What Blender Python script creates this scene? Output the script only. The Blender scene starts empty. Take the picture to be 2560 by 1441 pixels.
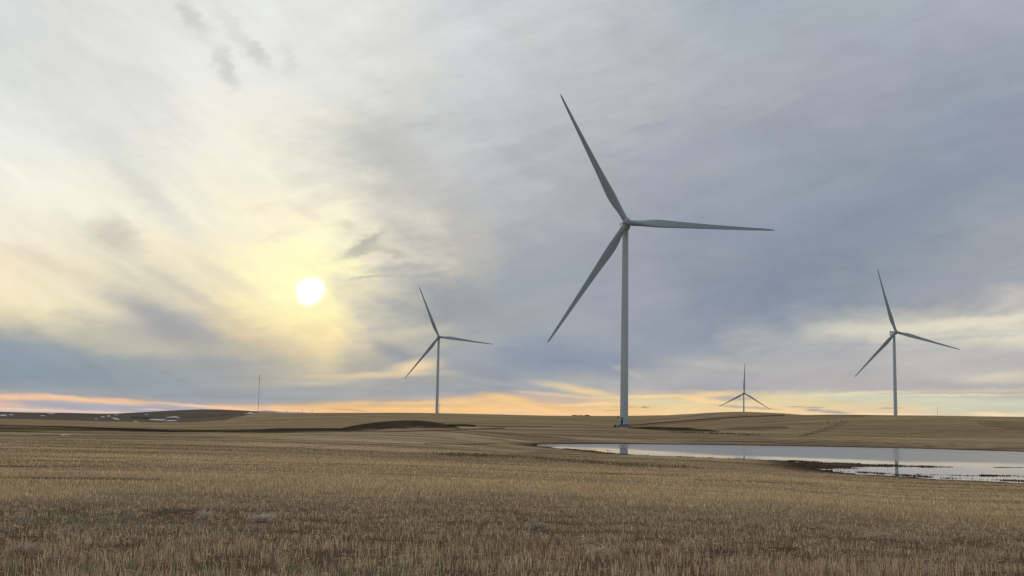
import bpy, bmesh, math, random
import numpy as np
from mathutils import Matrix, Vector
R = math.radians
random.seed(4)
rng = np.random.default_rng(7)
scene = bpy.context.scene
COL = scene.collection

# ------------------------------------------------------------------ camera
F_PX, CX, CY = 2860.0, 1280.0, 720.5
CAMZ = 5.0
PITCH = math.atan(331.5 / F_PX)
ROLL = 0.0185
Fv = np.array([0, math.cos(PITCH), math.sin(PITCH)])
U0 = np.array([0, -math.sin(PITCH), math.cos(PITCH)])
R0 = np.array([1.0, 0, 0])
Rv = R0 * math.cos(ROLL) + U0 * math.sin(ROLL)
Uv = U0 * math.cos(ROLL) - R0 * math.sin(ROLL)
cam_data = bpy.data.cameras.new("camera")
cam_data.sensor_width = 36.0
cam_data.lens = F_PX / 2560.0 * 36.0
cam_data.clip_start = 0.1
cam_data.clip_end = 90000.0
cam = bpy.data.objects.new("camera", cam_data)
COL.objects.link(cam)
m = Matrix.Identity(4)
for i in range(3):
    m[i][0], m[i][1], m[i][2] = Rv[i], Uv[i], -Fv[i]
m[2][3] = CAMZ
cam.matrix_world = m
scene.camera = cam


def ray(px, py):
    d = Fv + Rv * (px - CX) / F_PX - Uv * (py - CY) / F_PX
    return d / np.linalg.norm(d)


def azel(px, py):
    d = ray(px, py)
    return math.degrees(math.atan2(d[0], d[1])), math.degrees(math.asin(d[2]))


def project(x, y, z):
    z = z - CAMZ
    dF = y * Fv[1] + z * Fv[2]
    dF = np.where(dF > 0.1, dF, 0.1)
    dR = x * Rv[0] + y * Rv[1] + z * Rv[2]
    dU = x * Uv[0] + y * Uv[1] + z * Uv[2]
    return CX + F_PX * dR / dF, CY - F_PX * dU / dF


def on_water(px, py, z=0.0):
    d = ray(px, py)
    t = (z - CAMZ) / d[2]
    return d[0] * t, d[1] * t


# ------------------------------------------------------------------ numeric helpers
def hash2(ix, iy, seed):
    h = (ix.astype(np.int64) * 374761393 + iy.astype(np.int64) * 668265263 + seed * 1442695041) & 0xFFFFFFFF
    h = ((h ^ (h >> 13)) * 1274126177) & 0xFFFFFFFF
    return ((h ^ (h >> 16)) & 0xFFFF) / 65535.0


def vnoise(x, y, seed=0):
    ix, iy = np.floor(x), np.floor(y)
    fx, fy = x - ix, y - iy
    fx = fx * fx * (3 - 2 * fx)
    fy = fy * fy * (3 - 2 * fy)
    a, b = hash2(ix, iy, seed), hash2(ix + 1, iy, seed)
    c, d = hash2(ix, iy + 1, seed), hash2(ix + 1, iy + 1, seed)
    return (a * (1 - fx) + b * fx) * (1 - fy) + (c * (1 - fx) + d * fx) * fy


def fbm(x, y, seed=0, octs=4):
    s, a, t = 0.0, 1.0, 0.0
    for o in range(octs):
        s = s + a * vnoise(x * 2 ** o, y * 2 ** o, seed + o * 17)
        t += a
        a *= 0.5
    return s / t * 2 - 1


def sstep(x, a, b):
    t = np.clip((x - a) / (b - a), 0, 1)
    return t * t * (3 - 2 * t)


def pchip(x, xs, Y):
    """monotone cubic through rows Y[k] at xs[k]; Y shape (K, ...) -> (len(x), ...)"""
    xs = np.asarray(xs, float)
    Y = np.asarray(Y, float)
    ex = (None,) * (Y.ndim - 1)
    h = np.diff(xs)[(slice(None),) + ex]
    dl = np.diff(Y, axis=0) / h
    m_ = np.zeros_like(Y)
    m_[1:-1] = np.where(dl[:-1] * dl[1:] > 0, 2 * dl[:-1] * dl[1:] / (dl[:-1] + dl[1:] + 1e-12), 0)
    m_[0], m_[-1] = dl[0], dl[-1]
    k = np.clip(np.searchsorted(xs, x) - 1, 0, len(xs) - 2)
    t = np.clip((x - xs[k]) / (xs[k + 1] - xs[k]), 0, 1)[(slice(None),) + ex]
    hh = (xs[k + 1] - xs[k])[(slice(None),) + ex]
    t2, t3 = t * t, t * t * t
    return ((2 * t3 - 3 * t2 + 1) * Y[k] + (t3 - 2 * t2 + t) * hh * m_[k]
            + (-2 * t3 + 3 * t2) * Y[k + 1] + (t3 - t2) * hh * m_[k + 1])


def seg_dist(x, y, pts):
    best = np.full(x.shape, 1e9)
    for (ax, ay), (bx, by) in zip(pts[:-1], pts[1:]):
        dx, dy = bx - ax, by - ay
        t = np.clip(((x - ax) * dx + (y - ay) * dy) / (dx * dx + dy * dy + 1e-12), 0, 1)
        best = np.minimum(best, np.hypot(x - ax - t * dx, y - ay - t * dy))
    return best


def inside(x, y, poly):
    c = np.zeros(x.shape, bool)
    n = len(poly)
    for i in range(n):
        (ax, ay), (bx, by) = poly[i], poly[(i + 1) % n]
        if ay == by:
            continue
        hit = ((ay > y) != (by > y)) & (x < (bx - ax) * (y - ay) / (by - ay) + ax)
        c ^= hit
    return c


# ------------------------------------------------------------------ terrain heights
PXC = [-220, 0, 400, 600, 800, 1100, 1350, 1557, 1700, 1860, 2100, 2300, 2560, 2780]
RR = [3, 20, 45, 80, 130, 180, 250, 330, 450, 600, 800, 1100, 1550, 2050, 2700, 3600, 5200, 9000, 45000]
ZT = {
    3: [2.2] * 14,
    20: [2.2] * 14,
    45: [2.05, 2.05, 2.05, 2.05, 2.05, 2.05, 2.0, 2.0, 1.9, 1.9, 1.8, 1.7, 1.6, 1.6],
    80: [1.95, 1.95, 1.95, 1.9, 1.85, 1.75, 1.6, 1.5, 1.45, 1.4, 1.1, .9, .9, .9],
    130: [1.8, 1.8, 1.75, 1.7, 1.6, 1.3, .9, .6, .55, .5, .4, .4, .4, .4],
    180: [1.8, 1.8, 1.9, 1.9, 1.8, 1.5, .5, .5, .5, .5, .5, .5, .5, .5],
    250: [.3, .3, 1.0, 1.5, 1.8, 2.5, 1.9, .9, .9, .8, .8, .8, .8, .8],
    330: [-.4, -.4, -.3, .1, .5, 2.1, 1.5, 1.3, 1.4, 1.5, 1.5, 1.4, 1.3, 1.3],
    450: [-.4, -.4, -.6, 0, .6, 1.7, 2.4, 2.85, 2.25, 2.4, 2.4, 2.2, 2.4, 2.4],
    600: [-1.3, -1.3, -1, 0, 1.5, 3, 3.2, 2.3, 1.4, 4, 5, 6.5, 7.5, 7.5],
    800: [-2.5, -2.5, -1.5, 0, 2.5, 5, 5, 4.5, 5.5, 10, 13, 13.2, 13.4, 13.4],
    1100: [-3, -3, -2, 1, 5, 8.5, 8, 9, 13.6, 16.8, 13.2, 10.5, 9, 9],
    1550: [-3.5, -3.5, 0, 7, 10.5, 12.9, 12.4, 14, 15, 10, 9, 9, 4, 4],
    2050: [-2, -2, 3, 4, 8, 8, 6, 6, 4, -8, -5, -2, 0, 0],
    2700: [3.9, 3.9, 11, 15.3, 9, 0, -4, -4, -10, -22, -15, -10, -5, -5],
    3600: [-10, -10, -5, 8, 0, -8, -12, -12, -20, -25, -25, -20, -15, -15],
    5200: [-40] * 14, 9000: [-60] * 14, 45000: [-90] * 14,
}
AZC = [math.degrees(math.atan2(ray(p, 1050)[0], ray(p, 1050)[1])) for p in PXC]
LR = np.log(np.array(RR, float))
ZTAB = np.array([ZT[r] for r in RR])              # (K rings, 14 cols)
generic = np.array([2.2, 2.2, 2.1, 2.0, 1.9, 1.8, 1.6, 1.6, 1.8, 2.5, 4, 6, 8, 4, 0, -10, -30, -60, -90])
AZ_ALL = [-181, -90, -45] + AZC + [45, 90, 181]
Z_ALL = np.column_stack([generic, generic, .5 * (generic + ZTAB[:, 0])] + [ZTAB[:, i] for i in range(14)]
                        + [.5 * (generic + ZTAB[:, -1]), generic, generic])


def profile(r, az_deg):
    """grid: r (n,), az (m,) -> (n, m)"""
    A = pchip(np.log(r), LR, Z_ALL)                # (n, cols)
    return pchip(az_deg, AZ_ALL, A.T).T            # (n, m)


# pond outlines, put down where the eye line meets the water level
W = lambda L: [on_water(*p) for p in L]
NEAR_A = [(1342, 1115.5), (1400, 1122), (1470, 1127), (1557, 1137), (1700, 1143), (1900, 1150), (1990, 1152.5)]
NEAR_B = [(2045, 1173), (2100, 1181), (2160, 1187), (2240, 1191.5), (2350, 1199), (2460, 1203.5), (2560, 1208), (2700, 1210), (3000, 1225)]
FAR = [(3000, 1141), (2560, 1130), (2300, 1122), (2000, 1116), (1800, 1113), (1557, 1110.5), (1450, 1110.5), (1342, 1112)]
POND = W(NEAR_A + NEAR_B + FAR)
SPIT = W([(1975, 1151), (2100, 1158.5), (2240, 1163.5), (2392, 1168.2), (2392, 1169.4), (2240, 1167), (2170, 1168), (2120, 1170), (2040, 1173)])
BAR = W([(2490, 1168), (2700, 1171), (2700, 1172.6), (2490, 1169.4)])
CALM_LINE = W(NEAR_A + [(2240, 1166), (2400, 1168), (2560, 1168), (3000, 1176)])
XA, XB, YA, YB = -70, 300, 70, 420


def pond_sd(x, y):
    """negative inside the water"""
    sd = np.full(x.shape, 500.0)
    mk = (x > XA) & (x < XB) & (y > YA) & (y < YB)
    xx, yy = x[mk], y[mk]
    n1 = fbm(xx / 7, yy / 7, 3, 3)
    n2 = fbm(xx / 1.6, yy / 1.6, 5, 2)
    d = seg_dist(xx, yy, POND + [POND[0]])
    d = np.where(inside(xx, yy, POND), -d, d)
    for P in (SPIT, BAR):
        e = seg_dist(xx, yy, P + [P[0]])
        e = np.where(inside(xx, yy, P), -e, e)
        d = np.maximum(d, -e)
    wob = 1.3 * n1 + .8 * n2
    near = sstep(d, -30, -3) * (1 - sstep(d, 6, 30))
    sd[mk] = d + wob * near
    return sd


MOUND = (1012, 385.0, 24.0, 3.0)
mx_az = math.radians(azel(MOUND[0], 1060)[0])
MX, MY = MOUND[1] * math.sin(mx_az), MOUND[1] * math.cos(mx_az)


def shape_height(x, y, z, sd):
    r = np.hypot(x, y)
    u = (x - MX)
    u = np.where(u < 0, u / 23.0, u / 19.0)
    v = (y - MY) / 26.0
    q = np.clip(1 - (u * u + v * v), 0, 1)
    z = z + 2.65 * q ** 0.8 * (1 + .05 * fbm(x / 5, y / 5, 9, 3))
    amp = np.clip(r / 600, .04, 1.0) * .38 * (1 - sstep(r, 3000, 6000) * .0)
    z = z + amp * fbm(x / 60, y / 60, 21, 3) * sstep(r, 60, 300) + .045 * fbm(x / 3.0, y / 3.0, 31, 3) * (1 - sstep(r, 200, 500))
    azd = np.degrees(np.arctan2(x, y))
    lr_ = np.exp(-((np.log(np.maximum(r, 1)) - math.log(2700)) / .13) ** 2)
    for (pb, hb, wb) in ((505, 3.6, 95), (275, -4.2, 80), (120, -1.2, 80)):
        z = z + hb * lr_ * np.exp(-((azd - azel(pb, 1040)[0]) / (wb / 50.0)) ** 2)
    w = sstep(sd, 0, 34)
    zs = np.where(sd < 0, np.maximum(-.6, .045 * sd - .01), .02 + .022 * sd)
    return np.where(sd < 400, zs * (1 - w) + z * w, z)


def ground_z(x, y):
    x = np.atleast_1d(np.asarray(x, float))
    y = np.atleast_1d(np.asarray(y, float))
    r = np.hypot(x, y)
    az = np.degrees(np.arctan2(x, y))
    out = np.zeros_like(x)
    CH = 400
    if len(x) <= CH:
        for i in range(len(x)):
            out[i] = profile(r[i:i + 1], az[i:i + 1])[0, 0]
        return shape_height(x, y, out, pond_sd(x, y))
    # many points: look up in the ring/azimuth grid
    lr = (np.log(r) - math.log(RINGS[0])) / (math.log(RINGS[-1]) - math.log(RINGS[0])) * (len(RINGS) - 1)
    i = np.clip(lr.astype(int), 0, len(RINGS) - 2)
    fi = np.clip(lr - i, 0, 1)
    k = np.clip(np.searchsorted(AZG, az) - 1, 0, len(AZG) - 2)
    fk = (az - AZG[k]) / (AZG[k + 1] - AZG[k])
    Z = GZ
    return (Z[i, k] * (1 - fi) + Z[i + 1, k] * fi) * (1 - fk) + (Z[i, k + 1] * (1 - fi) + Z[i + 1, k + 1] * fi) * fk


NR = 1080
RINGS = np.exp(np.linspace(math.log(3.0), math.log(6500.0), NR))
AZG = np.concatenate([np.linspace(-180, -31, 60), np.linspace(-30, 30, 1080), np.linspace(31, 180, 60)])
prof = profile(RINGS, AZG)
AZR = np.radians(AZG)
GX = RINGS[:, None] * np.sin(AZR)[None, :]
GY = RINGS[:, None] * np.cos(AZR)[None, :]
GSD = pond_sd(GX, GY)
GZ = shape_height(GX, GY, prof, GSD)


# ------------------------------------------------------------------ material helpers
def new_mat(name):
    mt = bpy.data.materials.new(name)
    mt.use_nodes = True
    nt = mt.node_tree
    nt.nodes.clear()
    return mt, nt


def N(nt, typ, **kw):
    n = nt.nodes.new(typ)
    for k, v in kw.items():
        if k.startswith('i_'):
            key = k[2:]
            n.inputs[int(key) if key.isdigit() else key.replace('_', ' ')].default_value = v
        else:
            setattr(n, k, v)
    return n


def L(nt, a, b):
    nt.links.new(a, b)


def math_n(nt, op, a, b=None, clamp=False):
    n = nt.nodes.new('ShaderNodeMath')
    n.operation = op
    n.use_clamp = clamp
    for i, v in enumerate((a, b)):
        if v is None:
            continue
        if isinstance(v, (int, float)):
            n.inputs[i].default_value = v
        else:
            nt.links.new(v, n.inputs[i])
    return n.outputs[0]


def mix_rgb(nt, fac, a, b, blend='MIX', clamp=True):
    n = nt.nodes.new('ShaderNodeMix')
    n.data_type = 'RGBA'
    n.blend_type = blend
    n.clamp_factor = clamp
    for i, v in ((0, fac), (6, a), (7, b)):
        if isinstance(v, (int, float)):
            n.inputs[i].default_value = v
        elif isinstance(v, tuple):
            n.inputs[i].default_value = (*v, 1) if len(v) == 3 else v
        else:
            nt.links.new(v, n.inputs[i])
    return n.outputs[2]


def lin(c):
    c = c / 255.0
    return c / 12.92 if c <= .04045 else ((c + .055) / 1.055) ** 2.4


def rgb(t):
    return tuple(lin(c) for c in t)


def simple_mat(name, col, rough=.5, var=.08, scale=3.0, metallic=0.0, spec=.4):
    mt, nt = new_mat(name)
    out = N(nt, 'ShaderNodeOutputMaterial')
    b = N(nt, 'ShaderNodeBsdfPrincipled', i_Roughness=rough, i_Metallic=metallic)
    b.inputs['Specular IOR Level'].default_value = spec
    tc = N(nt, 'ShaderNodeTexCoord')
    no = N(nt, 'ShaderNodeTexNoise', i_Scale=scale, i_Detail=5.0)
    L(nt, tc.outputs['Object'], no.inputs['Vector'])
    f = math_n(nt, 'MULTIPLY', math_n(nt, 'SUBTRACT', no.outputs[0], .5), var * 4)
    lo = tuple(c * (1 - var) for c in col)
    hi = tuple(min(1, c * (1 + var)) for c in col)
    c = mix_rgb(nt, math_n(nt, 'ADD', f, .5), lo, hi)
    L(nt, c, b.inputs['Base Color'])
    L(nt, b.outputs[0], out.inputs[0])
    return mt


# ------------------------------------------------------------------ object helpers
def tag(o, label=None, cat=None, group=None, kind=None):
    if label: o['label'] = label
    if cat: o['category'] = cat
    if group: o['group'] = group
    if kind: o['kind'] = kind
    return o


def np_mesh(name, verts, faces, mat, smooth=False):
    """faces: (n,4) or (n,3) int array"""
    me = bpy.data.meshes.new(name)
    nv, nf, k = len(verts), len(faces), faces.shape[1]
    me.vertices.add(nv)
    me.vertices.foreach_set('co', np.ascontiguousarray(verts, np.float32).ravel())
    me.loops.add(nf * k)
    me.loops.foreach_set('vertex_index', np.ascontiguousarray(faces, np.int32).ravel())
    me.polygons.add(nf)
    me.polygons.foreach_set('loop_start', np.arange(nf, dtype=np.int32) * k)
    me.polygons.foreach_set('loop_total', np.full(nf, k, np.int32))
    me.polygons.foreach_set('use_smooth', np.full(nf, smooth))
    me.update(calc_edges=True)
    if mat: me.materials.append(mat)
    o = bpy.data.objects.new(name, me)
    COL.objects.link(o)
    return o


def color_attr(me, name, cols):
    a = me.color_attributes.new(name, 'FLOAT_COLOR', 'POINT')
    c = np.ones((len(cols), 4), np.float32)
    c[:, :cols.shape[1]] = cols
    a.data.foreach_set('color', c.ravel())


def float_attr(me, name, v):
    a = me.attributes.new(name, 'FLOAT', 'POINT')
    a.data.foreach_set('value', np.ascontiguousarray(v, np.float32).ravel())


def bm_obj(name, bm, mat, parent=None, smooth=False, matrix=None):
    bmesh.ops.recalc_face_normals(bm, faces=bm.faces)
    me = bpy.data.meshes.new(name)
    bm.to_mesh(me)
    bm.free()
    if smooth:
        me.polygons.foreach_set('use_smooth', np.full(len(me.polygons), True))
    me.materials.append(mat)
    o = bpy.data.objects.new(name, me)
    COL.objects.link(o)
    if parent: o.parent = parent
    if matrix is not None: o.matrix_local = matrix
    return o


def share_obj(name, me, parent, matrix):
    o = bpy.data.objects.new(name, me)
    COL.objects.link(o)
    o.parent = parent
    o.matrix_local = matrix
    return o


def empty(name, loc, rz=0.0):
    o = bpy.data.objects.new(name, None)
    COL.objects.link(o)
    o.location = loc
    o.rotation_euler = (0, 0, rz)
    return o


def add_box(bm, c, s, bevel=0.0, mat=None):
    r_ = bmesh.ops.create_cube(bm, size=1.0)
    vs = r_['verts']
    M = Matrix.Translation(c) @ (mat if mat is not None else Matrix.Identity(4)) @ Matrix.Diagonal((*s, 1))
    bmesh.ops.transform(bm, matrix=M, verts=vs)
    if bevel:
        es = {e for v in vs for e in v.link_edges}
        bmesh.ops.bevel(bm, geom=list(es), offset=bevel, segments=3, affect='EDGES', profile=.6)


def add_tube(bm, a, b, r0, r1=None, seg=8, caps=True):
    a, b = Vector(a), Vector(b)
    r1 = r0 if r1 is None else r1
    d = (b - a)
    q = d.to_track_quat('Z', 'Y')
    rings = []
    for p, r_ in ((a, r0), (b, r1)):
        rings.append([bm.verts.new(p + q @ Vector((math.cos(2 * math.pi * i / seg) * r_, math.sin(2 * math.pi * i / seg) * r_, 0))) for i in range(seg)])
    for i in range(seg):
        bm.faces.new((rings[0][i], rings[0][(i + 1) % seg], rings[1][(i + 1) % seg], rings[1][i]))
    if caps:
        bm.faces.new(rings[0][::-1])
        bm.faces.new(rings[1])


def add_lathe(bm, prof_, seg=32, axis='Z', cap=True):
    """prof_: list of (h, r)"""
    rings = []
    for h, r_ in prof_:
        ring = []
        for i in range(seg):
            a = 2 * math.pi * i / seg
            c, s = math.cos(a) * r_, math.sin(a) * r_
            ring.append(bm.verts.new((c, s, h) if axis == 'Z' else (c, h, s)))
        rings.append(ring)
    for A, B in zip(rings[:-1], rings[1:]):
        for i in range(seg):
            bm.faces.new((A[i], A[(i + 1) % seg], B[(i + 1) % seg], B[i]))
    if cap:
        bm.faces.new(rings[0][::-1])
        bm.faces.new(rings[-1])

# ------------------------------------------------------------------ sky (world) and sun
SUN_AZ, SUN_EL = azel(776, 729)
GX_ = list(range(0, 2561, 160))
GRID = {
 0: "216,219,217 222,222,221 226,228,223 226,227,223 234,236,230 228,230,224 222,222,220 216,219,218 203,207,208 200,203,203 182,189,196 172,180,188 162,168,180 172,180,186 168,176,184 168,174,186 170,176,188",
 120: "215,219,217 218,218,217 228,230,225 232,234,227 232,234,229 228,230,225 219,220,217 212,216,217 200,203,202 190,195,197 182,188,192 172,181,189 170,179,186 168,174,184 164,172,182 160,167,178 160,166,177",
 240: "226,228,223 219,219,217 224,225,221 233,234,229 234,234,228 228,229,224 217,218,213 206,208,207 192,198,201 184,188,190 184,187,188 174,179,188 166,173,181 160,166,177 154,162,175 148,158,172 146,156,172",
 360: "236,238,232 233,235,229 220,222,214 241,237,225 244,241,222 218,218,206 194,196,192 199,201,201 184,190,197 177,184,188 163,171,184 159,168,178 155,164,174 152,160,175 147,157,172 141,155,173 143,151,172",
 440: "240,240,226 242,240,226 232,232,220 234,232,220 248,243,220 227,225,212 192,195,190 199,199,198 178,185,190 168,174,178 160,166,178 157,166,175 148,159,174 144,157,170 141,154,168 136,151,168 143,156,170",
 520: "247,241,223 244,240,222 243,240,220 241,237,218 248,241,217 244,236,215 217,215,203 190,189,185 174,180,185 166,173,180 160,169,177 151,159,174 144,155,172 138,151,168 134,149,166 139,152,167 149,160,170",
 600: "242,236,215 238,232,213 229,223,207 243,234,208 253,247,208 253,249,212 226,219,200 188,186,181 172,176,182 158,164,176 149,158,171 142,153,170 138,149,166 131,144,161 136,149,166 150,159,168 158,164,173",
 660: "241,224,194 236,226,200 226,223,198 241,230,200 254,248,201 255,252,200 226,217,201 187,186,176 158,164,173 154,166,174 155,164,174 145,155,169 131,144,163 130,142,159 146,157,169 154,162,170 160,166,174",
 720: "245,232,200 238,228,200 217,211,189 236,225,198 255,245,196 255,250,196 204,199,185 160,165,170 156,165,174 157,166,174 152,160,173 141,151,167 128,142,162 140,152,166 149,158,168 149,158,170 160,166,174",
 780: "229,218,186 242,231,196 203,199,183 209,203,186 244,228,186 255,246,186 204,200,184 148,155,165 159,165,174 158,166,177 149,158,171 140,151,168 138,149,166 139,150,166 147,156,168 170,172,174 214,207,194",
 830: "168,171,168 198,195,178 178,177,172 163,166,168 220,203,166 253,235,188 189,185,175 166,171,172 153,162,172 158,165,173 151,160,173 137,149,167 173,177,178 197,198,189 223,219,199 223,217,199 232,227,203",
 870: "140,154,170 156,164,166 191,187,172 185,183,173 201,189,167 220,202,168 180,180,173 157,164,172 138,152,172 151,161,176 145,157,173 146,158,172 168,172,177 167,171,178 181,182,182 182,184,181 183,183,182",
 910: "130,150,168 136,151,166 139,154,166 156,162,168 157,163,168 187,182,164 163,165,164 166,171,172 144,156,173 131,147,168 159,165,174 173,175,176 178,179,179 175,176,180 182,184,182 184,184,185 175,175,179",
 950: "133,152,166 132,149,164 141,153,167 142,157,168 159,163,168 180,178,166 170,169,164 157,163,169 143,153,168 167,171,174 169,170,170 174,174,177 174,172,176 175,173,174 183,180,178 195,189,182 208,199,182",
 975: "148,157,171 148,158,169 140,153,164 144,155,168 155,162,168 165,168,168 156,162,168 154,161,168 141,152,168 167,170,174 181,177,177 165,166,174 176,174,177 180,173,174 170,166,171 152,153,165 145,150,167",
 990: "193,180,170 152,157,169 152,159,167 144,155,168 147,157,169 153,161,168 158,165,172 143,156,172 184,173,164 175,168,169 207,195,170 209,195,166 225,209,171 198,200,183 201,203,186 229,216,184 246,226,185",
 1005: "248,194,159 245,193,155 222,186,156 144,154,166 147,158,169 156,157,153 159,159,165 231,193,147 227,190,137 212,184,151 236,207,155 227,209,168 226,208,166 211,207,181 205,208,182 199,201,184 192,199,187",
 1020: "182,173,179 171,170,180 185,172,178 173,169,177 255,195,135 245,195,139 244,194,124 253,203,133 242,198,142 239,194,139 237,207,150 236,211,161 248,216,160 235,211,159 229,209,173 202,203,178 200,202,182",
 1035: "225,205,200 225,205,200 236,206,186 236,206,180 246,204,170 246,206,166 240,200,160 240,200,150 236,198,152 240,200,156 250,206,156 240,208,165 238,208,165 240,208,170 238,208,170 214,202,175 228,208,178",
}
GY_ = sorted(GRID)
G = np.array([[[int(v) for v in c.split(',')] for c in GRID[y].split()] for y in GY_], float)  # rows, cols, 3
assert G.shape[1] == 17
G[2:13, 9:] += np.array([2, 0, -1])
G[9:15, :9] += np.array([2, 1, -2])
G = np.clip(G, 0, 255)


def grid_col(px, py):
    fx = np.clip(px / 160.0, 0, 15.999)
    i = int(fx); fx -= i
    py = min(max(py, 0), 1035)
    k = max(0, min(len(GY_) - 2, int(np.searchsorted(GY_, py)) - 1))
    fy = (py - GY_[k]) / (GY_[k + 1] - GY_[k])
    c = (G[k, i] * (1 - fx) + G[k, i + 1] * fx) * (1 - fy) + (G[k + 1, i] * (1 - fx) + G[k + 1, i + 1] * fx) * fy
    return rgb(c)


EL0, EL1, ELP = -1.0, 23.0, 0.6


def el_t(el):
    return max(0.0, min(1.0, (el - EL0) / (EL1 - EL0))) ** ELP


world = bpy.data.worlds.new("World")
scene.world = world
world.use_nodes = True
wt = world.node_tree
wt.nodes.clear()
tcw = N(wt, 'ShaderNodeTexCoord')
nrm = N(wt, 'ShaderNodeVectorMath', operation='NORMALIZE')
L(wt, tcw.outputs['Generated'], nrm.inputs[0])
sep = N(wt, 'ShaderNodeSeparateXYZ')
L(wt, nrm.outputs[0], sep.inputs[0])
az = math_n(wt, 'MULTIPLY', math_n(wt, 'ARCTAN2', sep.outputs[0], sep.outputs[1]), 57.29578)
el = math_n(wt, 'MULTIPLY', math_n(wt, 'ARCSINE', sep.outputs[2]), 57.29578)
# cloud-layer coordinates: bands flatten towards the horizon
ael = N(wt, 'ShaderNodeCombineXYZ')
L(wt, az, ael.inputs[0]); L(wt, el, ael.inputs[1])


def wnoise(sx, sy, rot, scale, detail, rough=.55, off=0.0, dist=0.0):
    mp = N(wt, 'ShaderNodeMapping')
    mp.inputs['Rotation'].default_value = (0, 0, R(rot))
    mp.inputs['Scale'].default_value = (sx, sy, 1)
    mp.inputs['Location'].default_value = (off, off * 1.7, off)
    rt = N(wt, 'ShaderNodeVectorRotate', rotation_type='Z_AXIS')
    rt.inputs['Angle'].default_value = R(-rot)
    L(wt, ael.outputs[0], rt.inputs[0])
    mp.inputs['Rotation'].default_value = (0, 0, 0)
    L(wt, rt.outputs[0], mp.inputs[0])
    no = N(wt, 'ShaderNodeTexNoise', i_Scale=scale, i_Detail=detail, i_Roughness=rough, i_Distortion=dist)
    L(wt, mp.outputs[0], no.inputs['Vector'])
    return no


horizon_w = N(wt, 'ShaderNodeMapRange', i_From_Min=0.0, i_From_Max=12.0, i_To_Min=.06, i_To_Max=1.0)
L(wt, el, horizon_w.inputs[0])
hw = horizon_w.outputs[0]
n1 = wnoise(.22, .5, -12, 1.0, 6, .55, 3.1)
n2 = wnoise(.9, 2.6, 10, 1.0, 5, .55, 11.3)
s1 = N(wt, 'ShaderNodeSeparateColor'); L(wt, n1.outputs['Color'], s1.inputs[0])
s2 = N(wt, 'ShaderNodeSeparateColor'); L(wt, n2.outputs['Color'], s2.inputs[0])


def warp(c1, c2, a1, a2):
    return math_n(wt, 'ADD', math_n(wt, 'MULTIPLY', math_n(wt, 'SUBTRACT', c1, .5), a1),
                  math_n(wt, 'MULTIPLY', math_n(wt, 'SUBTRACT', c2, .5), a2))


dx = warp(s1.outputs[0], s2.outputs[0], 9.0, 2.2)
dy = math_n(wt, 'MULTIPLY', warp(s1.outputs[1], s2.outputs[1], 4.6, 1.0), hw)
waz = math_n(wt, 'ADD', az, dx)
wel = math_n(wt, 'ADD', el, dy)
tt = N(wt, 'ShaderNodeMapRange', i_From_Min=EL0, i_From_Max=EL1)
L(wt, wel, tt.inputs[0])
ft = math_n(wt, 'POWER', tt.outputs[0], ELP)

# columns of the cloud deck, by compass bearing
col_px = [80 + 160 * i for i in range(-1, 17)]
col_px = [0] + [160 * i for i in range(1, 16)] + [2560]
columns = []
els = [EL1, 21.5, 19, 16.5, 14, 12.3, 10.8, 9.6, 8.6, 7.6, 6.7, 5.8, 5.0, 4.3, 3.6, 3.0, 2.5, 2.1, 1.7, 1.35, 1.05, .8, .55, .3, -.6]
for px in col_px:
    a0 = azel(px, 700)[0]
    stops = []
    for e in els:
        d = np.array([math.sin(R(a0)) * math.cos(R(e)), math.cos(R(a0)) * math.cos(R(e)), math.sin(R(e)) + 1e-9])
        qx, qy = project(d[0] * 1e5, d[1] * 1e5, d[2] * 1e5 + CAMZ)
        stops.append((e, grid_col(float(qx), float(qy))))
    columns.append((a0, stops))
S = lambda *L_: [(e, rgb(c)) for e, c in L_]
left_far = S((23, (190, 196, 200)), (12, (200, 200, 194)), (6, (176, 178, 176)), (3, (140, 152, 164)), (1, (190, 170, 160)), (-1, (190, 178, 176)))
left_side = S((23, (132, 142, 156)), (10, (124, 136, 152)), (3, (112, 126, 146)), (-1, (120, 126, 140)))
right_far = S((23, (150, 158, 172)), (10, (132, 144, 160)), (4, (170, 172, 172)), (-1, (170, 174, 170)))
right_side = S((23, (116, 126, 142)), (10, (104, 118, 136)), (-1, (112, 122, 136)))
back = S((23, (98, 112, 130)), (10, (88, 104, 124)), (-1, (92, 106, 124)))
columns = [(-180, back), (-100, left_side), (-46, left_far)] + columns + [(46, right_far), (100, right_side), (180, back)]


def after(vec, cur_):
    # evaluate in sequence: keeps the number of live values in the shader small
    n_ = N(wt, 'ShaderNodeVectorMath', operation='MULTIPLY_ADD')
    L(wt, cur_, n_.inputs[0])
    n_.inputs[1].default_value = (1e-12, 1e-12, 1e-12)
    L(wt, vec, n_.inputs[2])
    return n_.outputs[0]


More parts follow.
